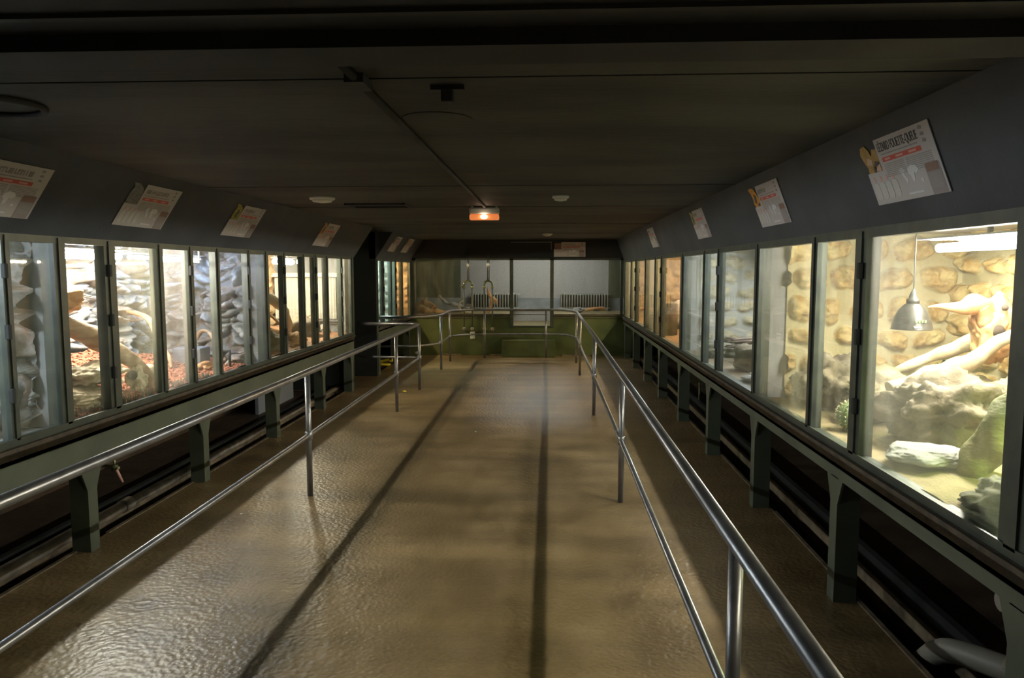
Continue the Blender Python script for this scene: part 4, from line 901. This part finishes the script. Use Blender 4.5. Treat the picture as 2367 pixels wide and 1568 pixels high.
b = MB(); b.tube([(1.80, 2.84, .36), (1.80, 2.84, .70)], .012, 10); b.lathe([(.03, -.03), (.035, 0), (.03, .03)], (1.80, 2.84, .42), 14); hp = b.build('hanging_pipe', M_pipe, t)
b = MB(); b.lathe([(.04, -.006), (.04, .006)], (1.76, 2.84, .42), 16, ax='x'); b.build('handwheel', M_pipe, hp)
for (x, y, s, lab) in ((1.60, 9.3, .11, 'small tap under the right vivaria, near the end'),):
    b = MB(); b.tube([(x + .3, y, .3), (x + .1, y, .3)], .012, 8); b.tube([(x + .1, y, .34), (x + .1, y, .22)], .014, 8); b.tube([(x + .3, y, -.02), (x + .3, y, .31)], .012, 8); tag(b.build('tap', M_brass), lab, 'tap')
t = thing('strap_clamp', (-2.94, 13.0, .0), 'yellow plastic clamp lying on the floor behind the post of the far left stand', 'clamp')
b = MB(); b.box(-3.06, -2.80, 12.9, 13.0, .075, .115, rot=Matrix.Rotation(-.25, 3, 'Y')); b.box(-2.84, -2.80, 12.9, 13.0, .07, .16); b.build('bar', M_yel, t)
b = MB(); b.tube([(-2.95 + .10 * math.cos(2 * PI * k / 20), 12.95 + .07 * math.sin(2 * PI * k / 20), .02) for k in range(21)], .02, 8, cap=False); b.box(-3.04, -3.02, 12.93, 12.97, .02, .10); b.build('ring', M_yel, t)
def scrap(x, y, s, m, lab, seed):
    b = MB(); b.rock((x, y, s * .35), (s, s * .7, s * .35), seed, sub=2, amp=.4); return tag(b.build('litter', m), lab, 'litter')
scrap(-2.14, 4.90, .012, M_cream, 'cream crumb on the floor beside the left railing post', 1)
scrap(-2.06, 4.75, .008, M_woodO, 'tiny orange crumb next to the cream crumb on the floor', 2)
scrap(-2.02, 10.1, .03, M_yel, 'small yellow scrap on the floor by the end of the left railing', 3)
scrap(-.77, 7.6, .015, M_cream, 'pale fleck on the middle of the walkway', 4)
b = MB(); b.tube([(1.02 + .055 * math.cos(a), 3.5 + .055 * math.sin(a), .003) for a in [PI * .9 + k * .1 for k in range(14)]], .0015, 5)
tag(b.build('wire_scrap', M_alu), 'thin curved wire lying on the floor outside the right railing', 'wire')
rock('valve_cap', (-2.55, 14.1, .10), (.05, .04, .035), 91, M_plastic, 'small whitish lump on the floor at the far left corner', 'litter', sub=3)

# ------------------------------------------------------------------ camera, world, view
cam = bpy.data.cameras.new('camera'); co = bpy.data.objects.new('camera', cam); C.objects.link(co)
cam.sensor_width = 36; cam.lens = 1700 * 36 / 2367; cam.clip_start = 0.02
co.location = (0, 0, 1.7); co.rotation_euler = (PI / 2 - math.radians(5.343), 0, math.radians(2.900))
sc = bpy.context.scene; sc.camera = co
w = bpy.data.worlds.new('world'); sc.world = w; w.use_nodes = True
w.node_tree.nodes['Background'].inputs[0].default_value = (0, 0, 0, 1)
vs = sc.view_settings; vs.view_transform = 'Standard'; vs.look = 'None'; vs.gamma = 1; vs.use_curve_mapping = False; vs.exposure = 0.45
sc.cycles.use_denoising = True; sc.cycles.max_bounces = 6; sc.cycles.transparent_max_bounces = 16
sc.cycles.use_light_tree = True; sc.cycles.filter_width = 2.0; sc.cycles.sample_clamp_indirect = 8.0
